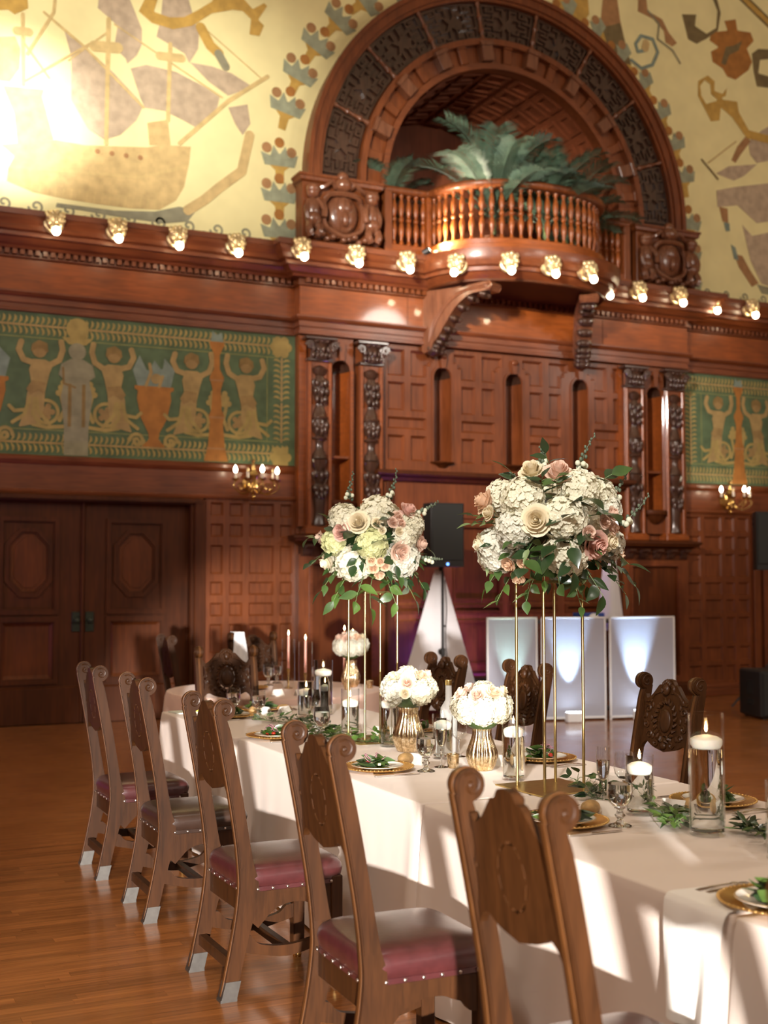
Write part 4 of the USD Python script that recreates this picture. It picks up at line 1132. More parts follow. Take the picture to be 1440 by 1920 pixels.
def urn(par, cx):
    y = YW - .008
    Pn = [(.13, 3.22), (.05, 3.30), (.06, 3.38), (.15, 3.55), (.20, 3.78), (.19, 3.88), (.23, 3.90), (.23, 3.93)]
    MB().flat(Polygon([(cx - a, z) for a, z in Pn] + [(cx + a, z) for a, z in Pn[::-1]]).buffer(.006), y).build('urn', 'paint_orange', par)
    MB().flat(organic([(cx - .2, 3.93), (cx + .2, 3.93), (cx + .25, 4.15), (cx + .12, 4.28), (cx + .1, 4.12), (cx, 4.25), (cx - .08, 4.1), (cx - .18, 4.3), (cx - .26, 4.12)]), y + .003).build('urn_smoke', 'paint_smoke', par)
    MB().flat(unary_union([LineString([(cx - .1, 3.94), (cx - .04, 4.1), (cx - .06, 4.2)]), LineString([(cx + .06, 3.94), (cx + .1, 4.06)]), swirl(cx + .02, 4.02, .06)]).buffer(.018), y - .001).build('urn_flame', 'paint_flesh', par)
    for s in (-1, 1):
        MB().flat(swirl(cx + s * .2, 3.28, .09, 1.3, s).buffer(.02), y - .001).build('urn_scroll', 'paint_gold', par)


def green_mural(label, x0, x1, figs, torches, urns, herms, edge):
    t = thing('green_mural', label, 'mural', (0, 0, 0))
    MB().box(x0, x1, YW - .002, YW + .02, 3.05, 4.70).build('canvas', 'green_ground', t)
    fern_row(t, x0 + .05, x1 - .1, 4.545)
    fern_row(t, x0 + .05, x1 - .1, 3.20)
    MB().flat(unary_union([LineString([(x0, z), (x1 - .25, z)]) for z in (4.405, 3.35)] + [LineString([(edge, 3.35), (edge, 4.405)])]).buffer(.006), YW - .004).build('border_line', 'paint_line', t)
    for cx, f in figs:
        putto(t, cx, 3.42, .93, f)
        scroll_rings(t, cx - f * .04, 3.56, .15, -f)
    for cx in torches:
        torch(t, cx)
    for cx in urns:
        urn(t, cx)
    for cx in herms:
        y = YW - .008
        MB().flat(Polygon([(cx - .13, 3.08), (cx + .13, 3.08), (cx + .13, 3.4), (cx + .17, 3.75), (cx + .13, 3.95), (cx + .2, 4.0), (cx + .17, 4.12), (cx + .07, 4.18), (cx - .07, 4.18), (cx - .17, 4.12), (cx - .2, 4.0), (cx - .13, 3.95), (cx - .17, 3.75), (cx - .13, 3.4)]).buffer(.01), y).build('herm_body', 'paint_grey', t)
        MB().flat(Point(cx, 4.28).buffer(.10), y - .001).build('herm_head', 'paint_grey', t)
        MB().flat(unary_union([sbox(cx - .10, 3.4, cx - .06, 3.9), sbox(cx + .06, 3.4, cx + .10, 3.9), LineString([(cx - .16, 4.08), (cx - .15, 3.9), (cx - .02, 3.86)]).buffer(.012)]), y - .001).build('herm_fold', 'paint_hair', t)
        MB().flat(Polygon([(cx - .18, 4.44), (cx + .18, 4.44), (cx + .1, 4.36), (cx - .1, 4.36)]).union(Point(cx, 4.54).buffer(.13)), y).build('palmette', 'paint_gold', t)
    return t


g1 = green_mural('large green mural of golden children, urns and a torch above the double doors', -1.4, 5.47, [(2.37, -1), (3.13, 1), (4.16, -1), (4.76, 1), (1.3, 1), (.68, -1), (-.6, 1)], [4.43, .98], [1.75, 3.66, .05], [2.75, -1.0], 5.08)
for z0, z1 in ((3.35, 3.83), (3.87, 4.40)):
    fern_row(g1, z0, z1, 5.27, True)
for z in (4.54, 3.16):
    MB().flat(unary_union([Point(5.26 + .09 * math.cos(t), z + .09 * math.sin(t)).buffer(.055) for t in np.arange(6) * 1.047] + [Point(5.26, z).buffer(.09)]), YW - .007).build('corner_rosette', 'paint_gold', g1)
g2 = green_mural('small green mural of golden children and a torch at the right edge', 11.43, 14.2, [(12.22, -1), (12.86, 1), (13.7, -1)], [12.56], [], [], 11.86)
fern_row(g2, 3.35, 4.40, 11.66, True)

# ------------------------------------------------------------------ palms on the balcony
def frond(base, az, el, length, w, n=24, seed=0):
    r = random.Random(seed)
    m = MB()
    hx = np.array([math.cos(az), math.sin(az), 0])
    pts, p, e = [], np.array(base, float), el
    for i in range(n):
        pts.append(p.copy())
        e -= (.9 + .5 * r.random()) * (i / n) ** 1.3 * 2.4 / n
        p = p + length / n * (hx * math.cos(e) + np.array([0, 0, math.sin(e)]))
    pts = np.array(pts)
    m.tube(pts, np.linspace(.012, .003, n), 5)
    tan = np.gradient(pts, axis=0)
    tan /= np.linalg.norm(tan, axis=1, keepdims=True)
    for i in range(int(n * .25), n):
        q = i / n
        sd = np.cross(tan[i], (0, 0, 1))
        sd /= np.linalg.norm(sd) + 1e-9
        nn = np.cross(sd, tan[i])
        ln = w * (.5 + .75 * math.sin(PI * min(1, (1.08 - q) * 1.15))) * (.85 + .3 * r.random())
        for s in (-1, 1):
            for off in (0, .5):
                o = pts[i] - tan[i] * off * length / n
                d = s * sd * .80 + tan[i] * .66 + nn * (.10 + .12 * r.random())
                d /= np.linalg.norm(d)
                b = tan[i] * .0125
                mid = o + d * ln * .5 + nn * .012
                tip = o + d * ln - np.array([0, 0, .16 * ln])
                m.add([o - b * .6, o + b * .6, mid + b, mid - b, tip], [(0, 1, 2), (0, 2, 3), (3, 2, 4)])
    return m


def palm(x, y, z, n, size, label, seed, az0=0.0, span=2 * PI):
    t = thing('potted_palm', label, 'palm', (x, y, z))
    r = random.Random(seed)
    MB().lathe([(0, 0), (.13, 0), (.16, .22), (.175, .23), (.175, .26), (.15, .26), (.14, .22), (0, .22)], n=18).build('pot', 'mahogany_door', t, smooth=30)
    MB().lathe([(.035, .2), (.04, .3), (.028, .5), (.02, .62), (0, .63)], n=9).build('palm_stem', 'leaf_cream_edge', t, smooth=40)
    for k in range(n):
        az = az0 + span * (k + r.random() * .6) / n
        q = (k * .618) % 1
        frond((0, 0, .50), az, .62 + .85 * q, size * (.85 + .35 * r.random()), .24 * size, 24, seed * 100 + k).build('frond', 'palm_leaf', t)
    return t


palm(7.88, 13.42, 5.78, 17, 1.30, 'largest palm in the middle of the bowed balcony', 1)
palm(6.72, 14.35, 5.77, 10, 1.0, 'palm behind the left straight balusters of the balcony', 2)
palm(8.72, 13.50, 5.78, 17, 1.1, 'palm just right of the largest palm on the balcony', 3)
palm(9.28, 13.85, 5.77, 14, 1.1, 'palm at the right end of the bowed balcony', 4)
palm(9.85, 14.8, 5.77, 9, .7, 'small dark palm in the right corner of the alcove', 5)

# ------------------------------------------------------------------ lamps on the cornice
def cornice_lamp():
    t = thing('cornice_lamp', 'gilt cornice lamp furthest left, one of four left of the balcony corner', 'lamp', (0, 0, 0), 0, 'gilt lamps along the cornice')
    m = MB().lathe([(0, -.02), (.10, -.02), (.12, .0), (.115, .04), (.08, .06), (0, .06)], n=16, M=frame((0, .04, .02), (0, -1, .15)))
    m.ell((0, -.06, .03), (.105, .09, .115), 2)
    for k in range(9):
        a = k * 2 * PI / 9
        m.ell((.075 * math.cos(a), -.09, .03 + .085 * math.sin(a)), (.036, .05, .040), 1)
    for s in (-1, 1):
        m.ell((s * .04, -.14, .05), (.028, .025, .024), 1)
        m.ell((s * .085, -.07, .10), (.03, .03, .04), 1)
    m.ell((0, -.155, .015), (.026, .03, .035), 1)
    m.build('shade', 'lamp_gilt', t, smooth=50)
    MB().lathe([(0, -.01), (.036, -.01), (.04, .03), (.03, .05), (0, .05)], n=12, M=frame((0, -.115, -.045), (0, -.45, -1))).build('socket', 'lamp_gilt', t, smooth=40)
    MB().ell((0, -.145, -.105), (.046, .046, .050), 2).build('bulb', 'bulb', t, smooth=True)
    return t


lamp0 = None
ORD = ['leftmost', 'second', 'third', 'fourth']
LP = [(2.40, YW - .37, 0), (3.10, YW - .37, 0), (3.81, YW - .37, 0), (4.53, YW - .37, 0), (5.30, YF - .37, 0), (6.02, YF - .37, 0), (6.72, YF - .37, 0), (10.30, YF - .37, 0), (11.0, YF - .37, 0), (11.76, YW - .37, 0), (12.47, YW - .37, 0)]
LBL = ['leftmost gilt cornice lamp, above the left double door leaf', 'second gilt cornice lamp from the left edge', 'third gilt cornice lamp from the left edge', 'fourth gilt cornice lamp from the left edge, left of the cornice corner', 'gilt lamp at the left corner where the cornice steps forward', 'gilt lamp under the left carved pedestal', 'gilt lamp under the left straight balusters',
       'gilt lamp just right of the bowed balcony', 'second gilt lamp right of the bowed balcony', 'second gilt lamp from the right end of the cornice', 'rightmost gilt lamp of the cornice']
bo = bow(.20, 201)
BL = ['leftmost gilt lamp on the bow of the balcony', 'gilt lamp second from left on the bow of the balcony', 'gilt lamp in the middle of the bow of the balcony', 'gilt lamp second from right on the bow of the balcony', 'rightmost gilt lamp on the bow of the balcony']
for k, i in enumerate((40, 73, 96, 115, 190)):
    x, y = bo[i]
    tx, ty = bo[i + 1][0] - bo[i - 1][0], bo[i + 1][1] - bo[i - 1][1]
    LP.append((x, y, math.atan2(ty, tx), 5.545) if k < 4 else (9.74, YF - .39, 0, 5.60))
    LBL.append(BL[k])
for (x, y, a, *zz), lb in zip(LP, LBL):
    lz = zz[0] if zz else 5.63
    if lamp0 is None:
        lamp0 = cornice_lamp()
        lamp0.SetCustomDataByKey('label', lb)
        UsdGeom.Xformable(lamp0).GetOrderedXformOps()[0].Set(Gf.Vec3d(x, y, lz))
    else:
        dup(lamp0, lb, (x, y, lz), a)


def sconce(x, label):
    t = thing('wall_sconce', label, 'sconce', (x, YW, 2.80))
    m = MB().lathe([(0, -.02), (.07, -.02), (.10, 0), (.10, .01), (0, .02)], n=18, M=frame((0, -.02, .02), (0, -1, 0)))
    m.lathe([(0, -.20), (.02, -.19), (.035, -.16), (.015, -.13), (.05, -.09), (.075, -.04), (.06, 0), (.03, .03), (.045, .07), (.075, .11), (.06, .15), (.025, .18), (.03, .22), (.015, .26), (.03, .29), (0, .31)], at=(0, -.14, 0), n=16)
    m.build('sconce_body', 'brass', t, smooth=45)
    for a in (-1.15, -.55, .05, .62, 1.2):
        d = np.array([math.sin(a), -math.cos(a)])
        R = .29
        c = bez(*[(0 + d[0] * q, -.14 + d[1] * q, z) for q, z in ((.03, -.02), (.10, -.10), (.20, -.12), (R + .02, -.05), (R, .03))], n=7)
        arm = MB().tube(c, .010, 6)
        sp = [(d[0] * (.20 + .05 * (1 - q / 14) * math.cos(q * .7)), -.14 + d[1] * (.20 + .05 * (1 - q / 14) * math.cos(q * .7)), -.04 + .05 * (1 - q / 14) * math.sin(q * .7)) for q in range(13)]
        arm.tube(sp, .006, 5)
        e = (d[0] * R, -.14 + d[1] * R, 0)
        arm.lathe([(0, .02), (.02, .025), (.045, .045), (.05, .055), (.02, .05), (0, .05)], at=e, n=14)
        ao = arm.build('arm', 'brass', t, smooth=45)
        MB().lathe([(0, .05), (.015, .05), (.015, .125), (0, .125)], at=e, n=12).build('candle_sleeve', 'candle_sleeve', t, smooth=40)
        if abs(a) > 1 or abs(a) < .2:
            MB().lathe([(0, .12), (.012, .125), (.024, .15), (.024, .17), (.012, .20), (0, .215)], at=e, n=12).build('bulb', 'sconce_bulb', t, smooth=True)
        else:
            MB().lathe([(0, .12), (.010, .125), (.016, .145), (.012, .17), (0, .185)], at=e, n=10).build('bulb', 'lamp_gilt', t, smooth=True)


sconce(4.86, 'brass candle sconce on the wall under the large green mural')
sconce(12.26, 'brass candle sconce under the small right green mural')
# ------------------------------------------------------------------ carved dining chairs
def loop_solid(levels, cx, cy, a, b, e=.28, n=44):
    """stack of rounded rectangles: levels (z, inset)"""
    t = np.arange(n) * 2 * PI / n
    c, s = np.cos(t), np.sin(t)
    ux, uy = np.sign(c) * np.abs(c) ** e, np.sign(s) * np.abs(s) ** e
    v = []
    for z, i in levels:
        v += list(np.stack([cx + (a - i) * ux, cy + (b - i) * uy, np.full(n, z)], 1))
    k = len(levels)
    f = [(i * n + j, i * n + (j + 1) % n, (i + 1) * n + (j + 1) % n, (i + 1) * n + j) for i in range(k - 1) for j in range(n)]
    v += [(cx, cy, levels[0][0]), (cx, cy, levels[-1][0])]
    m = MB().add(v, f)
    m.F.append(np.array([(len(v) - 2, (j + 1) % n, j) for j in range(n)] + [(len(v) - 1, (k - 1) * n + j, (k - 1) * n + (j + 1) % n) for j in range(n)]))
    return m


HB = 1.148
back_edge = bez((-.025, 0), (-.004, .10), (.026, .25), (.044, .38), (.046, .47), (.030, .62), (-.004, .82), (-.043, 1.02), (-.056, 1.085), n=6)
front_edge = bez((.030, 0), (.052, .10), (.088, .25), (.118, .36), (.122, .44), (.100, .52), (.078, .64), (.046, .82), (.010, 1.0), (-.006, 1.055), (-.016, 1.08), n=6)
POST = Polygon([tuple(q) for q in back_edge] + [tuple(q) for q in front_edge[::-1]]).buffer(0).union(Point(-.018, HB - .040).buffer(.040, 24)).buffer(.003).buffer(-.003)
sx = lambda z: -.115 * (z - .80)


def splat_outline():
    h = [(.183, .772), (.165, .80), (.135, .815), (.085, .793), (.0, .775)]
    tp = [(0, 1.128), (.030, 1.122), (.050, 1.100), (.066, 1.097), (.080, 1.085), (.115, 1.048), (.148, 1.026), (.160, 1.03), (.170, 1.045), (.183, 1.045)]
    low = bez(*[(-a, b) for a, b in h], n=5)
    top = bez(*[(a, b) for a, b in tp], n=5)
    pts = [tuple(q) for q in low] + [(-a, b) for a, b in low[::-1]]
    pts = [(-.183, .772)] + [tuple(q) for q in low[1:]] + [(-q[0], q[1]) for q in low[-2::-1]] + [tuple(q) for q in top[::-1]] + [(-q[0], q[1]) for q in top[1:]]
    return Polygon(pts).buffer(0)


def arcs(rx, rz, w, n, gap):
    out = []
    for k in range(n):
        t = np.linspace(2 * PI * (k + gap) / n, 2 * PI * (k + 1 - gap) / n, 7)
        out.append(LineString([(rx * math.cos(q), .925 + rz * math.sin(q)) for q in t]).buffer(w))
    return unary_union(out)


SPLAT = splat_outline().difference(arcs(.060, .078, .0042, 10, .2))
for s in (-1, 1):
    SPLAT = SPLAT.difference(affinity.scale(Point(s * .181, .97).buffer(1), .016, .040)).difference(affinity.scale(Point(s * .181, .875).buffer(1), .014, .045)).difference(affinity.scale(Point(s * .165, .92).buffer(1), .008, .010))


def sheared(m):
    """leans a mesh built upright back with the posts"""
    for v in m.V:
        v[:, 0] += sx(v[:, 2])
    return m


def make_chair(name, label, leather):
    t = thing(name, label, 'chair', (0, 0, 0))
    for s in (-1, 1):
        y = s * .205
        m = MB().ext(POST, y - .0225, y + .0225).ext(POST.buffer(-.004).intersection(sbox(-1, .5, 1, 2)), y - .0265, y + .0265)
        for q in (-1, 1):
            sp = [(-.018 + (.031 - .0022 * k) * math.cos(2.2 - k * .62), y + q * .0265, HB - .040 + (.031 - .0022 * k) * math.sin(2.2 - k * .62)) for k in range(14)]
            m.tube(sp, .0042, 5)
            m.ell((-.018, y + q * .0265, HB - .040), (.008, .004, .008), 1)
        m.build('back_post', 'chair_wood', t, smooth=35)
        MB().ext(POST.buffer(.0035).difference(POST.buffer(-.006)).intersection(sbox(-1, .02, 1, 2)), y - .007, y + .007).build('post_bead', 'chair_edge', t, smooth=35)
        MB().ext(sbox(-.030, 0, .037, .010).union(Polygon([(-.028, .005), (.035, .005), (.052, .075), (-.009, .075)])), y - .0255, y + .0255).build('foot_cap', 'nickel_cap', t)
        m = MB().box(.432, .482, s * .200 - .025, s * .200 + .025, .045, .43, .004)
        m.build('front_leg', 'chair_wood', t)
        MB().lathe([(0, 0), (.018, 0), (.02, .012), (.016, .02), (.024, .03), (.026, .05), (0, .05)], at=(.457, s * .200, 0), n=14).build('caster', 'brass', t, smooth=35)
        ap = Polygon([(.10, .412), (.10, .285)] + [tuple(q) for q in bez((.125, .262), (.15, .288), (.19, .325), (.25, .345), (.31, .345), (.35, .33), (.38, .318), (.405, .29), (.435, .285), n=4)] + [(.435, .412)])
        MB().ext(ap, s * .205 - .012, s * .205 + .012).build('side_apron', 'chair_wood', t)
        st = Polygon([tuple(q) for q in bez((.06, .235), (.10, .232), (.14, .195), (.25, .180), (.36, .195), (.40, .225), (.44, .230), n=4)] + [tuple(q) for q in bez((.44, .175), (.38, .160), (.25, .137), (.12, .160), (.06, .175), n=4)])
        MB().ext(st, s * .195 - .012, s * .195 + .012).build('side_stretcher', 'chair_wood', t)
    MB().box(.06, .085, -.19, .19, .32, .412, .004).build('rear_apron', 'chair_wood', t)
    fa = Polygon([(-.18, .412), (-.18, .30)] + [tuple(q) for q in bez((-.15, .30), (-.10, .345), (0, .33), (.10, .345), (.15, .30), n=4)] + [(.18, .30), (.18, .412)])
    MB().ext(fa, .452, .475, 'yz').build('front_apron', 'chair_wood', t)
    MB().box(.012, .048, -.19, .19, .105, .150, .004).build('rear_stretcher', 'chair_wood', t)
    MB().box(.24, .275, -.19, .19, .145, .180, .004).build('cross_stretcher', 'chair_wood', t)
    sheared(MB().ext(SPLAT, .003, .025, 'yz')).build('backrest', 'chair_wood', t, smooth=30)
    # carving on the front of the back
    m = MB()
    m.ell((.028, 0, .925), (.014, .042, .058), 2)
    for k in range(22):
        a = k * 2 * PI / 22
        m.tube([(.026, .066 * math.cos(a), .925 + .086 * math.sin(a)), (.034, .078 * math.cos(a + .1), .925 + .098 * math.sin(a + .1)), (.027, .090 * math.cos(a + .22), .925 + .112 * math.sin(a + .22))], [.008, .0095, .003], 5)
    m.ell((.034, 0, 1.078), (.020, .024, .030), 2).ell((.055, 0, 1.075), (.007, .005, .008), 1).ell((.047, 0, 1.062), (.006, .009, .004), 1)
    for s in (-1, 1):
        m.ell((.050, s * .009, 1.083), (.005, .005, .004), 1)
        m.tube(bez((.026, s * .02, 1.10), (.026, s * .045, 1.085), (.026, s * .04, 1.06), n=5), .010, 6)
        m.tube(bez((.026, s * .05, 1.065), (.026, s * .09, 1.05), (.026, s * .13, 1.015), (.026, s * .16, 1.01), n=5), .007, 6)
        for (cy, cz, r, d) in ((.135, .975, .022, 1), (.14, .90, .020, -1), (.115, .85, .022, 1), (.06, .815, .018, -1)):
            m.tube([(.027, s * (cy + r * (1 - q / 13) * math.cos(d * q * .75)), cz + r * (1 - q / 13) * math.sin(d * q * .75)) for q in range(11)], .0065, 5)
        for cy, cz in ((.11, .93), (.105, .995), (.09, .845), (.15, .94), (.045, .835), (.12, 1.02)):
            m.ell((.026, s * cy, cz), (.006, .010, .016), 1)
    for k in range(5):
        m.ell((.032, (k - 2) * .012, 1.104 + .006 * (2 - abs(k - 2))), (.012, .008, .014), 1)
    m.ell((.030, 0, .805), (.014, .022, .020), 1)
    sheared(m).build('carving', 'chair_wood', t, smooth=50)
    loop_solid([(.414, .006), (.425, .0), (.455, -.006), (.478, .0), (.492, .012), (.502, .035), (.509, .075), (.513, .13), (.514, .19)], .275, 0, .222, .226).build('seat', leather, t, smooth=50)
    loop_solid([(.402, .0), (.404, -.004), (.420, -.004), (.423, .0)], .275, 0, .218, .222).build('seat_band', leather, t, smooth=40)
    m = MB()
    for s in (-1, 1):
        for x in np.arange(.12, .47, .062):
            m.ell((x, s * .2275, .412), (.0065, .004, .0065), 1)
    for y in np.arange(-.17, .18, .068):
        m.ell((.050, y, .412), (.004, .0065, .0065), 1)
    m.build('studs', 'stud', t, smooth=True, kind='stuff')
    return t


def move(o, loc, rz, label=None, group=None):
    ops = UsdGeom.Xformable(o).GetOrderedXformOps()
    ops[0].Set(Gf.Vec3d(*map(float, loc)))
    ops[1].Set(float(math.degrees(rz)))
    return cd(o, label=label, group=group)


ch = make_chair('dining_chair', 'x', 'leather')
chd = make_chair('dining_chair', 'x', 'leather_dark')
move(ch, (1.49, 2.45, 0), 0, 'nearest carved wooden dining chair, its bare back towards the camera')
move(chd, (1.49, 5.985, 0), 0, 'carved chair with dark brown leather seat, second from the far end of the near row')
for lb, x, y, r, src in (
        ('carved wooden chair with red leather seat, second nearest in the near row', 1.47, 3.58, -.02, ch),
        ('carved wooden chair with red leather seat, third nearest in the near row', 1.485, 4.79, .015, ch),
        ('carved wooden chair at the far end of the near row, violet sheen on its back', 1.465, 6.92, .01, ch),
        ('carved wooden dining chair just outside the picture on the right of the near row', 1.45, 1.30, 0, ch),
        ('carved chair facing the camera at the far end of the long table', 2.735, 8.47, -PI / 2, ch),
        ('carved chair in front of the white light panels, right behind the tall candle cylinder', 3.83, 4.87, PI, ch),
        ('carved chair on the far side of the long table, behind the right-hand low white flowers', 3.76, 6.08, PI - .03, ch),
        ('carved chair on the far side of the long table in front of the white scrim', 3.70, 6.97, PI, ch),
        ('carved wooden chair seen edge-on in front of the double doors at the round table', 2.86, 10.5, -.03, chd),
        ('carved wooden chair behind the round table with a white wrap over its back', 3.72, 10.74, -PI / 2, chd)):
    dup(src, lb, (x, y, 0), r)

# ------------------------------------------------------------------ tablecloths
ZT0 = .752


def tablecloth(name, label, x0, x1, y0, y1, seed, mt='blush_linen', group=None):
    t = thing(name, label, 'tablecloth', (0, 0, 0), 0, group)
    r = np.random.RandomState(seed)
    a, b = (x1 - x0) / 2, (y1 - y0) / 2
    cx, cy = (x0 + x1) / 2, (y0 + y1) / 2
    rad = .012
    base = Polygon([(cx - a, cy - b), (cx + a, cy - b), (cx + a, cy + b), (cx - a, cy + b)]).buffer(-rad).buffer(rad, 6).exterior
    n = 560
    s = np.arange(n) / n * base.length
    P = np.array([base.interpolate(q).coords[0] for q in s])
    tg = np.roll(P, -1, 0) - np.roll(P, 1, 0)
    tg /= np.linalg.norm(tg, axis=1, keepdims=True)
    N = np.stack([tg[:, 1], -tg[:, 0]], 1)
    if ((P + N * .01 - (cx, cy)) ** 2).sum() < ((P - (cx, cy)) ** 2).sum():
        N = -N
    N = np.stack([np.convolve(np.r_[N[-4:, k], N[:, k], N[:4, k]], np.ones(9) / 9, 'valid') for k in (0, 1)], 1)
    corner = np.min(np.stack([np.hypot(P[:, 0] - px, P[:, 1] - py) for px in (x0, x1) for py in (y0, y1)]), 0)
    fold = sum(r.uniform(.3, 1) * np.sin(s / base.length * 2 * PI * k + r.uniform(0, 6.3)) for k in r.randint(9, 34, 6)) / 3
    cw = np.exp(-(corner / .10) ** 2)
    rows, loops = [], []
    for ins, z in ((.03, ZT0), (.010, ZT0), (.003, ZT0 - .0015), (0, ZT0 - .007)):
        loops.append(np.c_[P - N * ins, np.full(n, z)])
    for v in np.linspace(.04, 1, 13):
        off = .004 + .018 * v + fold * .013 * v ** 1.3 + cw * (.055 * v ** .9) + .010 * v * np.cos(corner * 38) * np.exp(-corner / .22)
        z = ZT0 - .007 - v * (ZT0 - .007 - .012)
        loops.append(np.c_[P + N * off[:, None], np.full(n, z)])
    k = len(loops)
    V = np.vstack(loops + [[(cx, cy, ZT0)]])
    f = [(i * n + (j + 1) % n, i * n + j, (i + 1) * n + j, (i + 1) * n + (j + 1) % n) for i in range(k - 1) for j in range(n)]
    m = MB().add(V, f)
    m.F.append(np.array([(k * n, j, (j + 1) % n) for j in range(n)]))
    m.build('cloth', mt, t, smooth=True)
    tb = thing('banquet_table', 'folding table under the ' + label.split(',')[0].replace('blush linen ', ''), 'table', (cx, cy, 0))
    MB().box(-a + .02, a - .02, -b + .02, b - .02, .71, .745, .004).build('tabletop', 'mahogany_rail', tb)
    for p in (-1, 1):
        for q in (-1, 1):
            MB().box(p * (a - .12) - .015, p * (a - .12) + .015, q * (b - .15) - .015, q * (b - .15) + .015, 0, .712, .003).build('leg', 'iron', tb)
    return t


tablecloth('tablecloth', 'blush linen cloth of the nearest table, cut by the right edge of the picture', 2.15, 3.40, .62, 2.475, 1, group='blush cloths on the long table')
tablecloth('tablecloth', 'blush linen cloth of the table under the near tall flowers', 2.155, 3.39, 2.49, 4.225, 2, group='blush cloths on the long table')
tablecloth('tablecloth', 'blush linen cloth of the table under the two low white bouquets', 2.15, 3.40, 4.24, 6.44, 3, group='blush cloths on the long table')
tablecloth('tablecloth', 'blush linen cloth of the farthest table of the long row', 2.13, 3.41, 6.46, 7.98, 4, group='blush cloths on the long table')

GX, GY, GR = 3.40, 9.27, .86
t = thing('round_tablecloth', 'pink satin cloth falling in folds on the round guest table', 'tablecloth', (GX, GY, 0))
n = 480
an = np.arange(n) * 2 * PI / n
loops = [np.c_[(GR - i) * np.cos(an), (GR - i) * np.sin(an), np.full(n, z)] for i, z in ((.03, ZT0), (.01, ZT0), (.003, ZT0 - .002), (0, ZT0 - .008))]
fo = .6 * np.sin(an * 21) + .4 * np.sin(an * 34 + 1) + .5 * np.sin(an * 13 + 2)
for v in np.linspace(.05, 1, 12):
    rr = GR + .01 + .05 * v + fo * .028 * v ** 1.2
    loops.append(np.c_[rr * np.cos(an), rr * np.sin(an), np.full(n, ZT0 - .008 - v * (ZT0 - .02))])
k = len(loops)
m = MB().add(np.vstack(loops + [[(0, 0, ZT0)]]), [(i * n + j, (i + 1) * n + j, (i + 1) * n + (j + 1) % n, i * n + (j + 1) % n) for i in range(k - 1) for j in range(n)])
m.F.append(np.array([(k * n, j, (j + 1) % n) for j in range(n)]))
m.build('cloth', 'blush_satin', t, smooth=True)
tb = thing('round_table', 'round guest table under the pink satin cloth', 'table', (GX, GY, 0))
MB().lathe([(0, .71), (GR - .03, .71), (GR - .02, .745), (0, .745)], n=48).build('tabletop', 'mahogany_rail', tb)
for k in range(4):
    MB().box(.5 * math.cos(k * PI / 2 + .8) - .015, .5 * math.cos(k * PI / 2 + .8) + .015, .5 * math.sin(k * PI / 2 + .8) - .015, .5 * math.sin(k * PI / 2 + .8) + .015, 0, .712).build('leg', 'iron', tb)
t = thing('white_wrap', 'sheer white wrap hanging over the back of the chair behind the round table', 'wrap', (3.56, 10.70, 0))
u = np.linspace(-1, 1, 22)
V = [((.05 + .085 * (1 - z / 1.12) * 1.5) * q, -.075 - .02 * math.sin(q * 7) * (1.15 - z) * 2 + (.0 if z < 1.1 else .03), z) for z in (1.155, 1.12, 1.0, .9, .8, .7) for q in u]
V += [((.05 + .085 * (1 - z / 1.12) * 1.5) * q, .09 + .012 * math.sin(q * 7), z) for z in (1.155, 1.12, 1.0, .9, .8, .7) for q in u]
f = [(i * 22 + j, i * 22 + j + 1, (i + 1) * 22 + j + 1, (i + 1) * 22 + j) for i in list(range(5)) + list(range(6, 11)) for j in range(21)] + [(j, j + 1, 6 * 22 + j + 1, 6 * 22 + j) for j in range(21)]
MB().add(V, f).build('fabric', 'lace_white', t, smooth=60)

# ------------------------------------------------------------------ things on the tables
zt = ZT0 + .0005


def charger():
    t = thing('charger_plate', 'x', 'plate', (0, 0, 0))
    MB().lathe([(0, 0), (.095, 0), (.11, .004), (.150, .012), (.164, .016), (.166, .019), (.162, .021), (.150, .016), (.112, .0075), (.098, .0045), (0, .004)], n=48).build('dish', 'gold_charger', t, smooth=40)
    m = MB()
    for k in range(60):
        a = k * 2 * PI / 60
        m.ell((.162 * math.cos(a), .162 * math.sin(a), .0195), (.005, .005, .004), 0)
    m.build('beaded_rim', 'gold_charger', t, smooth=True)
    return t


def china():
    t = thing('salad_plate', 'x', 'plate', (0, 0, 0))
    MB().lathe([(0, 0), (.065, 0), (.07, .003), (.085, .010), (.118, .018), (.121, .020), (.118, .0215), (.085, .0135), (.07, .0065), (0, .005)], n=44).build('dish', 'china', t, smooth=40)
    MB().lathe([(.1165, .0216), (.1205, .0212), (.1205, .0221), (.1165, .0225), (.1165, .0216)], n=44).build('gilt_rim', 'gold_charger', t, smooth=30)
    return t


def leaf_mesh(ln, w, curl=.3, fold=.25, n=6, tip=1.0):
    """a leaf lying along +x from the origin, folded on the midrib, +z its upper side"""
    q = np.linspace(0, 1, n)
    wd = w * np.sin(PI * np.clip(q, 0, 1) ** .8) * (1 - .25 * q) + .02 * w
    wd[-1] = .001
    wd[0] = .06 * w
    z = -curl * ln * q ** 2 * .5
    c = np.stack([ln * q, 0 * q, z], 1)
    l = np.stack([ln * q, wd, z + fold * wd], 1)
    r = np.stack([ln * q, -wd, z + fold * wd], 1)
    v = np.vstack([l, c, r])
    f = [(i, n + i, n + i + 1, i + 1) for i in range(n - 1)] + [(n + i, 2 * n + i, 2 * n + i + 1, n + i + 1) for i in range(n - 1)]
    return v, f


def leaf_frame(pos, direction, upv, roll=0.0):
    x = np.asarray(direction, float)
    x = x / np.linalg.norm(x)
    z = np.asarray(upv, float) - x * (np.asarray(upv, float) @ x)
    z = z / (np.linalg.norm(z) + 1e-9)
    y = np.cross(z, x)
    c, s = math.cos(roll), math.sin(roll)
    M = np.eye(4)
    M[:3, 0], M[:3, 1], M[:3, 2], M[:3, 3] = x, c * y + s * z, c * z - s * y, pos
    return M


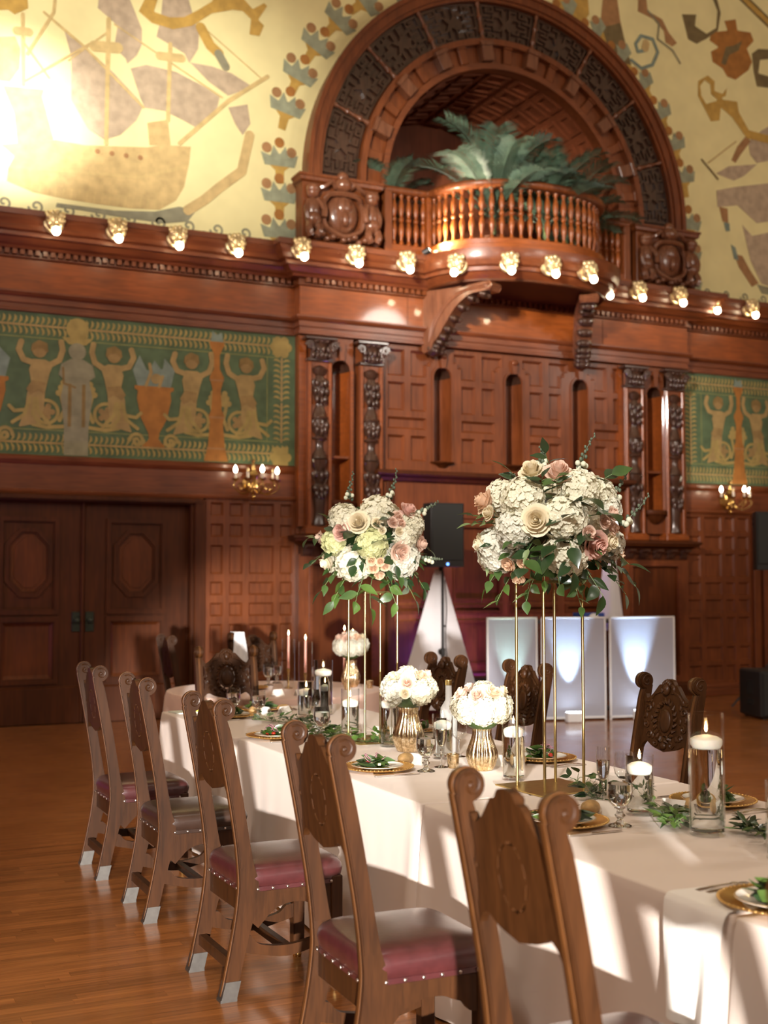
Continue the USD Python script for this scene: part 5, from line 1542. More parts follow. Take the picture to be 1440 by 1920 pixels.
def salad(seed):
    t = thing('salad', 'x', 'salad', (0, 0, 0))
    r = random.Random(seed)
    for k in range(38):
        a, q = r.random() * 6.28, r.random() ** .6
        d = (math.cos(a), math.sin(a), r.uniform(-.2, .5))
        M = leaf_frame((.058 * q * math.cos(a * 3.1), .058 * q * math.sin(a * 3.1), .008 + .042 * (1 - q) * r.random()), d, (0, 0, 1), r.uniform(-1.2, 1.2))
        MB().add(*leaf_mesh(r.uniform(.05, .085), r.uniform(.014, .026), r.uniform(-.6, .9), r.uniform(.1, .5), 5), M=M).build('salad_leaf', ('salad_green', 'leaf_dark', 'salad_green', 'leaf_mid')[k % 4], t, smooth=True)
    for k in range(5):
        c = (r.uniform(-.05, .05), r.uniform(-.05, .05), .035 + .012 * r.random())
        R = r.uniform(.014, .024)
        ax = frame(c, (r.uniform(-1, 1), r.uniform(-1, 1), .8))
        MB().tube([(R * math.cos(q), R * math.sin(q), 0) for q in np.arange(14) * 2 * PI / 14], .0017, 5, M=ax, closed=True).build('onion_ring', 'onion', t, smooth=True)
    for k in range(3):
        a = r.random() * 6.28
        MB().ell((.05 * math.cos(a), .05 * math.sin(a), .018), (.015, .012, .010), 2).build('tomato_piece', 'tomato', t, smooth=True)
    for k in range(4):
        a = r.random() * 6.28
        MB().box(-.008, .008, -.007, .007, 0, .012, .002, M=trans(.045 * math.cos(a), .045 * math.sin(a), .014, a)).build('crouton', 'crouton', t)
    return t


def roll_():
    t = thing('bread_roll', 'x', 'bread roll', (0, 0, 0))
    m = trimesh.creation.icosphere(3)
    v = np.array(m.vertices) * (.052, .034, .026)
    v[:, 2] += .026 + .004 * meshkit.noise(v * 60)
    MB().add(v, m.faces).build('crust', 'bread', t, smooth=True)
    return t


def goblet():
    t = thing('water_goblet', 'x', 'glass', (0, 0, 0))
    fac = lambda a: .035 * np.cos(a * 8)
    MB().lathe([(0, 0, 0), (.040, 0, 0), (.041, .003, 0), (.034, .007, .6), (.016, .013, 1), (.009, .022, 1), (.012, .030, 1), (.019, .038, 1), (.012, .046, 1), (.009, .054, 1), (.014, .061, 1), (.02, .0635, 0), (0, .064, 0)], n=32, wob=fac).build('stem', 'crystal', t, smooth=35)
    MB().lathe([(.012, .0645), (.026, .070), (.038, .084), (.0455, .104), (.0465, .124), (.044, .150), (.041, .178), (.0405, .1795), (.0395, .178), (.0425, .150), (.0448, .124), (.0438, .104), (.0363, .0858), (.0245, .0725), (.0, .068)], n=36).build('bowl', 'glass', t, smooth=40)
    MB().lathe([(0, .0695), (.024, .0735), (.0358, .0865), (.0432, .104), (.0442, .124), (.0424, .147), (.0422, .1475), (0, .1475)], n=32).build('water', 'water', t, smooth=35)
    return t


def flute():
    t = thing('champagne_flute', 'x', 'glass', (0, 0, 0))
    MB().lathe([(0, 0), (.032, 0), (.033, .002), (.02, .005), (.006, .010), (.0045, .03), (.0045, .055), (.008, .062), (.0045, .070), (.006, .082), (.009, .086), (0, .087)], n=24).build('stem', 'crystal', t, smooth=35)
    MB().lathe([(.006, .0875), (.016, .10), (.0235, .125), (.0265, .16), (.026, .20), (.0245, .225), (.0235, .226), (.0238, .224), (.0252, .20), (.0257, .16), (.0227, .126), (.015, .1015), (.0, .092)], n=30).build('bowl', 'glass', t, smooth=40)
    MB().lathe([(0, .0935), (.0145, .1025), (.0222, .127), (.0251, .16), (.0250, .172), (0, .172)], n=26).build('drink', 'water', t, smooth=35)
    return t


def wine():
    t = thing('wine_glass', 'x', 'glass', (0, 0, 0))
    MB().lathe([(0, 0), (.034, 0), (.035, .002), (.02, .005), (.006, .010), (.0042, .03), (.0042, .075), (.008, .083), (0, .084)], n=24).build('stem', 'crystal', t, smooth=35)
    MB().lathe([(.005, .0845), (.022, .092), (.036, .110), (.041, .132), (.038, .165), (.033, .193), (.032, .194), (.0322, .192), (.0372, .165), (.0402, .132), (.035, .111), (.0215, .0935), (0, .088)], n=34).build('bowl', 'glass', t, smooth=40)
    return t


def candle_cylinder(r, h, zw, label, loc):
    t = thing('candle_cylinder', label, 'candle holder', (*loc, zt))
    MB().lathe([(0, 0), (r - .003, 0), (r, .003), (r, h - .002), (r - .001, h), (r - .0032, h), (r - .0036, h - .003), (r - .0036, .014), (r - .008, .011), (0, .011)], n=44).build('glass_cylinder', 'glass', t, smooth=40)
    MB().lathe([(0, .0125), (r - .009, .0125), (r - .0044, .0155), (r - .0044, zw), (0, zw)], n=40).build('water', 'water', t, smooth=40)
    rc = r - .006
    c = thing('floating_candle', 'white floating candle burning in the %s' % label, 'candle', (*loc, zt + zw + .001))
    MB().lathe([(0, .0), (rc * .86, .0), (rc * .97, .010), (rc, .022), (rc * .97, .030), (rc * .7, .038), (rc * .2, .044), (0, .0445)], n=36).build('wax', 'wax', c, smooth=40)
    MB().lathe([(.0012, .043), (.0012, .056), (0, .056)], n=6).build('wick', 'wick', c)
    MB().lathe([(0, .053), (.0035, .056), (.0055, .063), (.0042, .073), (.0016, .085), (0, .090)], n=12).build('flame', 'flame', c, smooth=True)
    return t


def fork(tines=4):
    t = thing('fork', 'x', 'fork', (0, 0, 0))
    m = MB()
    m.ext(Polygon([(0, -.009), (.02, -.0105), (.06, -.006), (.10, -.0035), (.125, -.004), (.135, -.010), (.15, -.0125), (.15, .0125), (.135, .010), (.125, .004), (.10, .0035), (.06, .006), (.02, .0105), (0, .009)]).buffer(.001), .002, .0045, 'xy')
    for k in range(4):
        y = -.0105 + k * .007
        m.box(.149, .195, y - .0014, y + .0014, .002, .004)
    for v in m.V:
        v[:, 2] += .010 * np.sin(np.clip(v[:, 0] / .195, 0, 1) * PI) * .6
    m.build('fork_body', 'silver', t, smooth=30)
    return t


def knife():
    t = thing('knife', 'x', 'knife', (0, 0, 0))
    MB().ext(Polygon([(0, -.008), (.085, -.006), (.09, -.004), (.09, .004), (.085, .006), (0, .008)]).buffer(.0015), 0, .008, 'xy').build('handle', 'silver', t, smooth=30)
    MB().ext(Polygon([(.088, -.006), (.19, -.009), (.215, -.004), (.222, .005), (.088, .006)]), .0025, .0045, 'xy').build('blade', 'silver', t)
    return t


def place_card():
    t = thing('place_card', 'x', 'card', (0, 0, 0))
    V = [(-.045, -.028, 0), (.045, -.028, 0), (.045, 0, .048), (-.045, 0, .048), (-.045, .028, 0), (.045, .028, 0)]
    V2 = [(x, y * .97, z - .0012) for x, y, z in V]
    MB().add(V + V2, [(0, 1, 2, 3), (3, 2, 5, 4), (7, 6, 9, 8), (8, 9, 10, 11), (0, 6, 7, 1), (4, 5, 11, 10), (1, 7, 8, 2), (2, 8, 11, 5), (0, 3, 9, 6), (3, 4, 10, 9)]).build('card', 'paper', t)
    return t


def votive(mt):
    t = thing('votive_glass', 'x', 'glass', (0, 0, 0))
    MB().lathe([(0, 0), (.022, 0), (.025, .004), (.030, .062), (.029, .064), (.0275, .062), (.0225, .008), (0, .008)], n=28).build('cup', mt, t, smooth=40)
    return t


def put(first, made, label, loc, rz=0.0, group=None, scale=None):
    """the first time the prototype itself is moved, later a copy"""
    if first not in made:
        made[first] = first()
        return move(made[first], loc, rz, label, group)
    return dup(made[first], label, loc, rz, group, scale)


made = {}
SETS = [  # plate centre, facing, words
    (2.33, 2.50, 0, 'at the near right corner over the hanging napkin', 11),
    (2.42, 3.67, 0, 'behind the nearest chair', 12),
    (2.36, 5.08, 0, 'before the second chair of the near row', 13),
    (2.34, 6.36, 0, 'above the third nearest chair', 14),
    (2.44, 7.46, 0, 'at the far left end beside the goblet', 15),
    (3.17, 3.76, PI, 'on the far side by the tall candle cylinder', 16),
    (3.20, 5.02, PI, 'on the far side left of the tall stand rods', 17),
    (3.16, 6.30, PI, 'on the far side behind the farther stand', 18),
    (2.74, 7.76, -PI / 2, 'at the head of the long table', 19)]
sal = {}
for x, y, rz, w, seed in SETS:
    put(charger, made, 'gold charger plate ' + w, (x, y, zt), rz)
    put(china, made, 'white salad plate ' + w, (x, y, zt + .0045), rz)
    if seed in (11, 12, 13):
        sal[seed] = salad(seed)
        move(sal[seed], (x, y, zt + .0125), rz, 'green salad with red onion ' + w)
    else:
        dup(sal[(11, 12, 13)[seed % 3]], 'green salad with red onion ' + w, (x, y, zt + .0125), rz + 1.3)
    c, s = math.cos(rz), math.sin(rz)
    R = lambda u, v: (x + c * u - s * v, y + s * u + c * v, zt + .0005)
    put(fork, made, 'outer silver fork beside the plate ' + w, R(-.10, .215), rz + .06)
    put(fork, made, 'inner silver fork beside the plate ' + w, R(-.09, .185), rz)
    put(knife, made, 'silver knife beside the plate ' + w, R(-.10, -.19), rz)
    put(place_card, made, 'white folded place card ' + w, R(.25, .08), rz - PI / 2 + .5)
    put(roll_, made, 'bread roll on the cloth ' + w, R(.19, .10), rz + .7)
for lb, x, y in (('cut water goblet in front of the nearest candle cylinder pair', 2.585, 3.555), ('cut water goblet before the right-hand low vase', 2.54, 4.95), ('cut water goblet in front of the garland by the second far chair', 2.54, 6.19), ('cut water goblet left of centre at the far end of the long table', 2.55, 7.25), ('cut water goblet farthest left on the long table', 2.47, 7.50),
                 ('left cut water goblet on the round table', 3.47, 9.62), ('right cut water goblet on the round table', 3.61, 9.80)):
    put(goblet, made, lb, (x, y, zt))
for lb, x, y in (('tall champagne flute behind the nearest water goblet', 2.76, 3.90), ('champagne flute between the two low vases', 2.66, 5.03), ('champagne flute before the tall far candle cylinder', 2.72, 6.85), ('champagne flute on the round table right of the pink candles', 3.71, 9.2)):
    put(flute, made, lb, (x, y, zt))
for lb, x, y in (('empty wine glass behind the right-hand low vase', 2.90, 5.30), ('wine glass right of the tall flute near the tall candle', 2.88, 3.93), ('wine glass behind the flute at the far end', 2.84, 7.05)):
    put(wine, made, lb, (x, y, zt))
for r, h, zw, lb, loc in ((.060, .408, .290, 'tallest candle cylinder, nearest at the right', (2.765, 3.31)), (.052, .218, .148, 'short candle cylinder behind the nearest goblet', (2.78, 3.70)), (.046, .240, .150, 'candle cylinder cut by the right edge', (2.735, 2.93)),
                          (.050, .262, .185, 'medium candle cylinder left of the tall near stand', (2.775, 4.58)), (.050, .215, .140, 'candle cylinder between the two low vases', (2.80, 5.28)), (.048, .30, .20, 'candle cylinder left of the left-hand low vase', (2.75, 5.78)),
                          (.052, .255, .155, 'candle cylinder among the rods of the far stand', (2.77, 6.33)), (.062, .352, .250, 'tall candle cylinder at the far end of the table', (3.03, 7.36)), (.056, .225, .135, 'short candle cylinder left of the tall far one', (2.88, 7.28)), (.045, .22, .13, 'small candle cylinder behind the tall far one', (3.12, 7.62))):
    candle_cylinder(r, h, zw, lb, loc)
put(lambda: votive('glass'), {}, 'small clear votive glass behind the place card by the near stand', (2.775, 4.0, zt))
put(lambda: votive('mercury_gold'), {}, 'small gold votive glass behind the scroll of the nearest chair', (2.70, 4.99, zt))
put(lambda: votive('mercury_gold'), {}, 'left gold votive glass by the vase of the round table', (3.90, 8.97, zt))
put(lambda: votive('mercury_gold'), {}, 'right gold votive glass by the vase of the round table', (4.12, 9.02, zt))

t = thing('frosted_bottle', 'tall frosted white bottle with gold cap between the low bouquets', 'bottle', (2.93, 5.46, zt))
MB().lathe([(0, 0), (.040, 0), (.043, .004), (.043, .20), (.040, .222), (.026, .245), (.0165, .262), (.0155, .335), (0, .335)], n=32).build('body', 'frosted', t, smooth=35)
MB().lathe([(.0175, .335), (.0175, .358), (.016, .361), (0, .361)], n=24).build('cap', 'gold_foil', t, smooth=35)
# napkin hanging over the edge
t = thing('napkin', 'white linen napkin hanging over the table edge at the lower right', 'napkin', (0, 0, 0))
path = bez((2.29, .753), (2.22, .7535), (2.165, .754), (2.142, .742), (2.130, .68), (2.122, .58), (2.112, .44), n=8)
V, nn = [], 20
for i, (x, z) in enumerate(path):
    q = i / (len(path) - 1)
    hang = max(0, (.75 - z) / .31)
    for j in range(nn):
        u = j / (nn - 1)
        y = 2.50 + .01 * hang + (.245 - .05 * hang) * u
        V.append((x - .018 * hang * math.sin(u * 2 * PI * 1.5 + .6) - .01 * hang, y, z + .002 * (q < .4) + (.03 * (u - .5) * hang)))
V = np.array(V)
Vt = np.vstack([V, V + np.array([.0, 0, .0018]) + np.c_[-.0018 * (V[:, 2] < .745), 0 * V[:, 0], 0 * V[:, 0]]])
k, o = len(path), len(V)
f = [(i * nn + j, i * nn + j + 1, (i + 1) * nn + j + 1, (i + 1) * nn + j) for i in range(k - 1) for j in range(nn - 1)]
MB().add(Vt, f + [tuple(o + q for q in g[::-1]) for g in f]).build('linen', 'white_linen', t, smooth=True)
t = thing('booklet', 'printed booklet with a yellow and green box corner on the far left table corner', 'booklet', (2.27, 7.86, zt))
MB().box(-.10, .10, -.08, .08, 0, .008, .001, M=rotz(.2)).build('cover', 'booklet', t)
t = thing('favour_box', 'small yellow and green box on the booklet at the far left table corner', 'box', (2.31, 7.85, zt + .0085))
MB().box(-.055, .02, -.035, .035, 0, .024, .002, M=rotz(.2)).build('box_body', 'box_yellow', t)
MB().box(.02, .055, -.035, .035, 0, .024, .002, M=rotz(.2)).build('box_end', 'box_green', t)
# ------------------------------------------------------------------ flowers
def fib(n, ymin=-.55):
    out = []
    for i in range(n):
        z = 1 - (1 - ymin) * (i + .5) / n
        a = i * 2.39996
        r = math.sqrt(max(0, 1 - z * z))
        out.append((r * math.cos(a), r * math.sin(a), z))
    return out


def hydrangea_mesh(R, seed):
    """a mophead along +z: four-petalled florets over a dome"""
    r = random.Random(seed)
    m = MB().ell((0, 0, 0), (R * .84, R * .84, R * .78), 2)
    n = 132
    fs = R * 1.55 / math.sqrt(n) * 1.36
    for d in fib(n):
        d = np.array(d) + np.array([r.uniform(-.1, .1) for _ in range(3)])
        d /= np.linalg.norm(d)
        pos = d * (R * (.90 + .14 * r.random())) * (1, 1, .92)
        nd = d + np.array([r.uniform(-.35, .35) for _ in range(3)])
        M = frame(pos, nd, r.random() * 6.28)
        for k in range(4):
            a = k * PI / 2
            c, s = math.cos(a), math.sin(a)
            L_ = fs * (.85 + .3 * r.random())
            W = L_ * .56
            lift = r.uniform(-.05, .25) * L_
            q = [(0, 0, 0), (L_ * .55, -W, lift), (L_ * .5, 0, lift * .5 - .1 * L_), (L_ * .55, W, lift), (L_, -.22 * L_, lift * 1.1), (L_, .22 * L_, lift * 1.1)]
            v = [(c * x - s * y, s * x + c * y, z) for x, y, z in q]
            m.add(v, [(0, 1, 2), (0, 2, 3), (1, 4, 2), (2, 4, 5), (2, 5, 3)], M=M)
    return m


def rose_mesh(R, seed, op=1.0):
    """a rose along +z"""
    r = random.Random(seed)
    m = MB()
    spec = [(5, .98 * op, .5, .50, .40, .0), (5, .78 * op, .42, .62, .24, .6), (5, .60, .34, .72, .12, .2), (4, .44, .24, .79, .06, .9), (4, .30, .14, .84, .02, .3), (3, .17, .06, .87, .0, .1)]
    for n, ro, ri, h, curl, ph in spec:
        for k in range(n):
            a0 = ph + k * 2 * PI / n + r.uniform(-.15, .15)
            wdt = 2 * PI / n * .74
            nu, nv = 6, 6
            V = []
            hh = R * h * (1 + r.uniform(-.08, .08)) * 1.35
            for i in range(nv):
                v = i / (nv - 1)
                for j in range(nu):
                    u = 2 * j / (nu - 1) - 1
                    ve = v * (1 - .22 * u * u * v)
                    rad = R * (ri * (1 - ve) * .5 + ro * (.25 * ve + .75 * ve ** .6) * (.72 + .28 * ve)) * (.97 + .04 * u * u)
                    rad += R * curl * .42 * max(0, ve - .7) / .3 * (.6 + .4 * abs(u))
                    z = hh * (ve - .20 * curl * max(0, ve - .72) / .28 * 2.0) - R * .45 - (R * .16 if n == 5 and ro > .7 else 0)
                    a = a0 + u * wdt * (.55 + .45 * ve)
                    V.append((rad * math.cos(a), rad * math.sin(a), z))
            m.add(V, [(i * nu + j, i * nu + j + 1, (i + 1) * nu + j + 1, (i + 1) * nu + j) for i in range(nv - 1) for j in range(nu - 1)])
    m.ell((0, 0, R * .12), (R * .12, R * .12, R * .52), 1)
    m.lathe([(0, -R * .62), (R * .2, -R * .58), (R * .34, -R * .40), (R * .30, -R * .2), (0, -R * .1)], n=10)
    return m


HYD, ROS = {}, {}


def put_flower(parent, kind, col, pos, d, R, seed):
    cache = HYD if kind == 'h' else ROS
    key = (seed % 5)
    if key not in cache:
        cache[key] = hydrangea_mesh(.075, seed) if kind == 'h' else rose_mesh(.05, seed)
    v, f = cache[key].arr()
    base = .075 if kind == 'h' else .05
    MB().add(v, f, M=frame(pos, d, seed * 1.7, R / base)).build('hydrangea' if kind == 'h' else 'rose', {'c': 'hydrangea_cream', 'w': 'hydrangea_white', 'g': 'hydrangea_green', 'C': 'rose_cream', 'B': 'rose_blush', 'P': 'rose_pink', 'O': 'rose_peach'}[col], parent, smooth=55 if kind == 'r' else False)


VIEW_R = np.array([math.cos(YAW), -math.sin(YAW), 0])
VIEW_B = np.array([-math.sin(YAW), -math.cos(YAW), 0])


def dome(front, R, a, b, sq=1.0):
    """unit direction on the arrangement for a spot a to the right of and b above its middle, seen from its front or back"""
    x, y = a / R, b / R / sq
    q = x * x + y * y
    if q > .96:
        x, y = x * math.sqrt(.96 / q), y * math.sqrt(.96 / q)
        q = .96
    c = math.sqrt(1 - q) * front
    d = VIEW_R * x + VIEW_B * c + np.array([0, 0, y * sq])
    return d / np.linalg.norm(d)


def foliage(parent, pos, d, seed, kinds=('leaf_dark', 'leaf_mid'), n=5, ln=.07, w=.02, droop=.3, spread=.9):
    """a sprig: stem with leaves, each leaf a part"""
    r = random.Random(seed)
    d = np.asarray(d, float)
    L_ = ln * (.85 + .16 * n)
    side = np.cross(d, (0, 0, 1.0))
    if np.linalg.norm(side) < .1:
        side = np.array([1.0, 0, 0])
    side /= np.linalg.norm(side)
    pts = [np.asarray(pos) + d * L_ * q + np.array([0, 0, -droop * L_ * q * q]) + side * .08 * L_ * math.sin(q * 3 + seed) for q in np.linspace(0, 1, 6)]
    MB().tube(pts, np.linspace(.0022, .0012, 6), 5).build('stem', 'stem_green', parent)
    for k in range(n):
        q = (k + 1) / n
        i = min(4, int(q * 5 - .01))
        o = pts[i] + (pts[i + 1] - pts[i]) * (q * 5 - i)
        tan = pts[i + 1] - pts[i]
        tan /= np.linalg.norm(tan)
        sgn = 1 if k % 2 else -1
        dd = tan * (1 - spread * .5) + side * sgn * spread * (0 if k == n - 1 else 1) + np.array([r.uniform(-.3, .3) for _ in range(3)])
        upv = d * .5 + np.array([0, 0, .8]) + np.array([r.uniform(-.4, .4) for _ in range(3)])
        M = leaf_frame(o, dd, upv, r.uniform(-.6, .6))
        MB().add(*leaf_mesh(ln * r.uniform(.75, 1.15), w * r.uniform(.8, 1.2), r.uniform(.0, .6), r.uniform(.1, .35), 7), M=M).build('leaf', kinds[(seed + k) % len(kinds)], parent, smooth=True)


def bud_spike(parent, pos, d, seed, ln=.13):
    r = random.Random(seed)
    d = np.asarray(d, float) / np.linalg.norm(d)
    pts = [np.asarray(pos) + d * ln * q + np.array([.012 * math.sin(q * 4 + seed), 0, .01 * q * q]) for q in np.linspace(0, 1, 6)]
    m = MB().tube(pts, np.linspace(.003, .0015, 6), 5)
    for k in range(15):
        q = k / 14
        o = np.array([np.interp(q, np.linspace(0, 1, 6), [p[c] for p in pts]) for c in range(3)])
        a = k * 2.4
        rr = .013 * (1.1 - .8 * q)
        m.ell(o + np.array([rr * math.cos(a), rr * math.sin(a), .003]), (.0075 * (1.2 - .7 * q), .0075 * (1.2 - .7 * q), .010 * (1.2 - .6 * q)), 1)
    m.build('bud_spike', 'leaf_sage', parent, smooth=True)
    m = MB()
    for k in range(4):
        a = k * 1.9 + seed
        m.ell(pts[1] + np.array([.018 * math.cos(a), .018 * math.sin(a), -.006 * k]), (.012, .012, .013), 1)
    m.build('white_buds', 'bud_white', parent, smooth=True, kind='stuff')


def arrangement(label, centre, R, flowers, seed, sprigs, spikes):
    t = thing('flower_arrangement', label, 'flowers', centre)
    MB().ell((0, 0, -.02), (R * .55, R * .55, R * .52), 3).build('moss_core', 'leaf_dark', t, smooth=True)
    s = seed
    for kind, col, a, b, r in flowers:
        s += 1
        d = dome(1, R, a, b)
        sq = R - r * (.75 if kind == 'h' else .2)
        put_flower(t, kind, col, d * sq * np.array([1, 1, .93]), d, r, s)
    rr = random.Random(seed)
    backs = [(a, b) for a in (-.22, -.08, .07, .21) for b in (-.14, .02, .17)]
    for i, (a, b) in enumerate(backs):
        s += 1
        d = dome(-1, R, a + rr.uniform(-.03, .03), b + rr.uniform(-.03, .03))
        k = 'h' if i % 2 == 0 else 'r'
        put_flower(t, k, 'cw'[i % 2] if k == 'h' else 'BCP'[i % 3], d * (R - .04) * np.array([1, 1, .93]), d, .078 if k == 'h' else .05, s)
    for a, b, f, n, ln, w, kinds in sprigs:
        s += 1
        d = dome(f, R, a, b)
        foliage(t, d * R * .70, d, s, kinds, n, ln, w, .35 if b < 0 else .1)
    for k in range(26):
        s += 1
        a = rr.random() * 6.28
        z = -.85 + .75 * (k / 26)
        q = math.sqrt(1 - z * z)
        d = np.array([q * math.cos(a), q * math.sin(a), z])
        foliage(t, d * R * .62, d, s, (('leaf_dark', 'leaf_mid'), ('leaf_mid', 'leaf_bright'), ('leaf_dark', 'leaf_cream_edge'))[k % 3], 3, .06, .018, .3)
    for a, b, c, da, db, ln in spikes:
        s += 1
        p = VIEW_R * a + np.array([0, 0, b]) + VIEW_B * c
        bud_spike(t, p, VIEW_R * da + np.array([0, 0, db]) + VIEW_B * .2, s, ln)
    return t


# near arrangement: (kind, tint, right, up, radius) in metres from its middle
K1, K2 = 5.11 / 2286.7, 6.68 / 2286.7
NEAR = [('h', 'c', 947, 922, 42), ('h', 'w', 931, 995, 36), ('h', 'w', 893, 1046, 42), ('h', 'c', 1038, 971, 42), ('h', 'c', 1041, 1062, 42), ('h', 'c', 1078, 902, 40), ('h', 'c', 1124, 911, 34), ('h', 'w', 1140, 945, 26), ('h', 'w', 1152, 1030, 32),
        ('r', 'C', 979, 872, 25), ('r', 'B', 1028, 877, 28), ('r', 'O', 884, 930, 25), ('r', 'C', 980, 978, 29), ('r', 'O', 934, 1064, 15), ('r', 'O', 961, 1062, 14), ('r', 'O', 953, 1090, 15), ('r', 'P', 1094, 1027, 27), ('r', 'B', 1109, 980, 14), ('r', 'B', 1128, 992, 14),
        ('r', 'B', 1128, 962, 14), ('r', 'O', 1170, 1050, 20), ('r', 'C', 866, 1026, 20), ('r', 'C', 899, 960, 15), ('r', 'C', 1124, 1019, 18), ('r', 'B', 1077, 1003, 14)]
FAR = [('h', 'c', 699, 945, 32), ('h', 'c', 625, 966, 30), ('h', 'g', 686, 1024, 30), ('h', 'c', 643, 1074, 34), ('h', 'w', 757, 1064, 36), ('h', 'g', 603, 1018, 25), ('h', 'c', 776, 977, 24), ('h', 'c', 757, 1005, 23),
       ('r', 'C', 661, 979, 22), ('r', 'P', 629, 997, 19), ('r', 'C', 697, 981, 11), ('r', 'B', 726, 980, 11), ('r', 'B', 735, 967, 11), ('r', 'B', 741, 982, 11), ('r', 'B', 742, 1040, 21), ('r', 'P', 757, 952, 18), ('r', 'O', 686, 1057, 10), ('r', 'O', 703, 1059, 9), ('r', 'O', 690, 1073, 10),
       ('r', 'O', 712, 1069, 9), ('r', 'O', 701, 1086, 10), ('r', 'B', 781, 1021, 15), ('r', 'B', 581, 1007, 13), ('r', 'C', 589, 1064, 19), ('r', 'C', 738, 998, 9), ('r', 'C', 706, 996, 8)]
fl1 = [(k, c, (x - 1020) * K1, (985 - y) * K1, r * K1) for k, c, x, y, r in NEAR]
fl2 = [(k, c, (x - 688) * K2, (1012 - y) * K2, r * K2) for k, c, x, y, r in FAR]
D, MI, BR, ED, SG = ('leaf_dark', 'leaf_dark'), ('leaf_mid', 'leaf_dark'), ('leaf_bright', 'leaf_mid'), ('leaf_cream_edge', 'leaf_mid'), ('leaf_sage', 'leaf_dark')
sp1 = [(-.05, .17, 1, 7, .075, .016, MI), (.0, .19, 1, 6, .07, .014, ED), (.09, .10, 1, 3, .10, .034, D), (.19, .05, 1, 3, .095, .036, D), (-.02, -.07, 1, 3, .09, .036, D), (.05, -.05, 1, 3, .09, .032, D), (-.12, -.12, 1, 4, .085, .034, MI), (-.30, .05, 1, 7, .06, .015, BR), (-.33, .02, 1, 5, .07, .017, ED),
       (-.26, -.20, 1, 6, .07, .018, BR), (-.22, -.26, 1, 5, .08, .018, BR), (-.10, -.25, 1, 5, .07, .02, ED), (.10, -.25, 1, 6, .075, .018, ED), (.16, -.20, 1, 5, .09, .024, D), (.24, -.18, 1, 7, .085, .020, SG), (.30, -.16, 1, 8, .085, .016, SG), (.28, -.10, 1, 5, .08, .02, D), (-.02, .28, 1, 5, .075, .022, D), (-.16, .22, 1, 4, .08, .02, MI),
       (.22, .20, 1, 4, .09, .028, MI), (.05, -.14, 1, 3, .09, .03, D), (.0, -.20, 1, 4, .07, .028, MI), (.12, -.02, 1, 3, .08, .026, D), (-.18, -.04, 1, 4, .06, .02, MI), (.02, .03, 1, 3, .09, .03, D), (.15, .13, -1, 4, .08, .02, MI), (-.2, .1, -1, 4, .08, .02, MI)]
sp2 = [(-.30, .02, 1, 5, .09, .026, D), (-.32, -.08, 1, 5, .085, .024, D), (-.24, .12, 1, 6, .06, .018, BR), (-.25, -.20, 1, 6, .085, .024, MI), (-.18, -.24, 1, 5, .09, .026, BR), (-.06, -.22, 1, 5, .10, .034, BR), (.0, -.25, 1, 4, .11, .036, BR), (.10, -.24, 1, 5, .09, .028, BR), (.20, -.24, 1, 6, .085, .02, SG), (.26, -.20, 1, 6, .08, .02, D),
       (.30, -.08, 1, 6, .06, .016, SG), (.31, -.02, 1, 5, .07, .018, SG), (-.09, .03, 1, 3, .09, .032, D), (-.05, -.02, 1, 3, .08, .03, D), (.06, -.0, 1, 3, .09, .032, D), (.05, .07, 1, 3, .07, .026, D), (-.2, .05, 1, 3, .08, .026, D), (.1, .12, 1, 3, .08, .022, MI), (-.08, -.1, 1, 3, .08, .03, D), (.12, -.1, 1, 3, .08, .026, D), (.02, .18, -1, 4, .07, .02, SG), (-.1, .2, -1, 4, .08, .02, SG)]
spk1 = [(.13, .24, .02, .45, 1, .15), (.27, .10, .05, .35, .9, .14), (.30, .0, .10, .6, .8, .15), (-.02, .27, -.05, -.1, 1, .06)]
spk2 = [(-.12, .22, .02, .02, 1, .14), (.10, .23, .0, .15, 1, .15), (.24, .15, .05, .9, .35, .13), (.27, -.10, .1, .9, -.15, .12)]


def stand(label, x, y, h, rz):
    t = thing('flower_stand', label, 'stand', (x, y, zt), rz)
    MB().box(-.165, .165, -.165, .165, 0, .006, .0015).build('base_plate', 'brass_plate', t)
    for a in (-1, 1):
        for b in (-1, 1):
            MB().lathe([(0, .006), (.0062, .006), (.0062, h), (0, h)], at=(a * .098, b * .098, 0), n=12).build('rod', 'brass_satin', t, smooth=40)
    m = MB()
    for a in (-1, 1):
        m.box(-.10, .10, a * .098 - .004, a * .098 + .004, h - .008, h).box(a * .098 - .004, a * .098 + .004, -.10, .10, h - .008, h)
    m.build('top_frame', 'brass_satin', t)
    MB().box(-.098, .098, -.098, .098, h, h + .004).build('top_plate', 'brass_satin', t)
    return t


stand('near brass stand with four slim rods and a mirror-like square base', 2.80, 4.33, .855, .05)
stand('farther brass stand with four slim rods', 2.785, 6.06, .80, .05)
arrangement('near tall arrangement of cream hydrangeas and blush roses', (2.80, 4.33, 1.835), .315, fl1, 100, sp1, spk1)
arrangement('farther tall arrangement of hydrangeas and pink roses', (2.785, 6.06, 1.835), .30, fl2, 300, sp2, spk2)


def vase(label, loc, sc):
    t = thing('mercury_vase', label, 'vase', (*loc, zt), 0, None, None, sc)
    wob = lambda a: .10 * np.abs(np.cos(a * 9)) - .06
    MB().lathe([(0, 0, 0), (.044, 0, .3), (.052, .006, .6), (.062, .030, 1), (.070, .060, 1), (.069, .085, 1), (.060, .110, 1), (.049, .140, 1), (.043, .165, 1), (.043, .185, 1), (.047, .197, .6), (.046, .199, .3), (.043, .197, .5), (.039, .175, .8), (0, .16, 0)], n=144, wob=wob).build('body', 'mercury_gold', t, smooth=40)
    return t


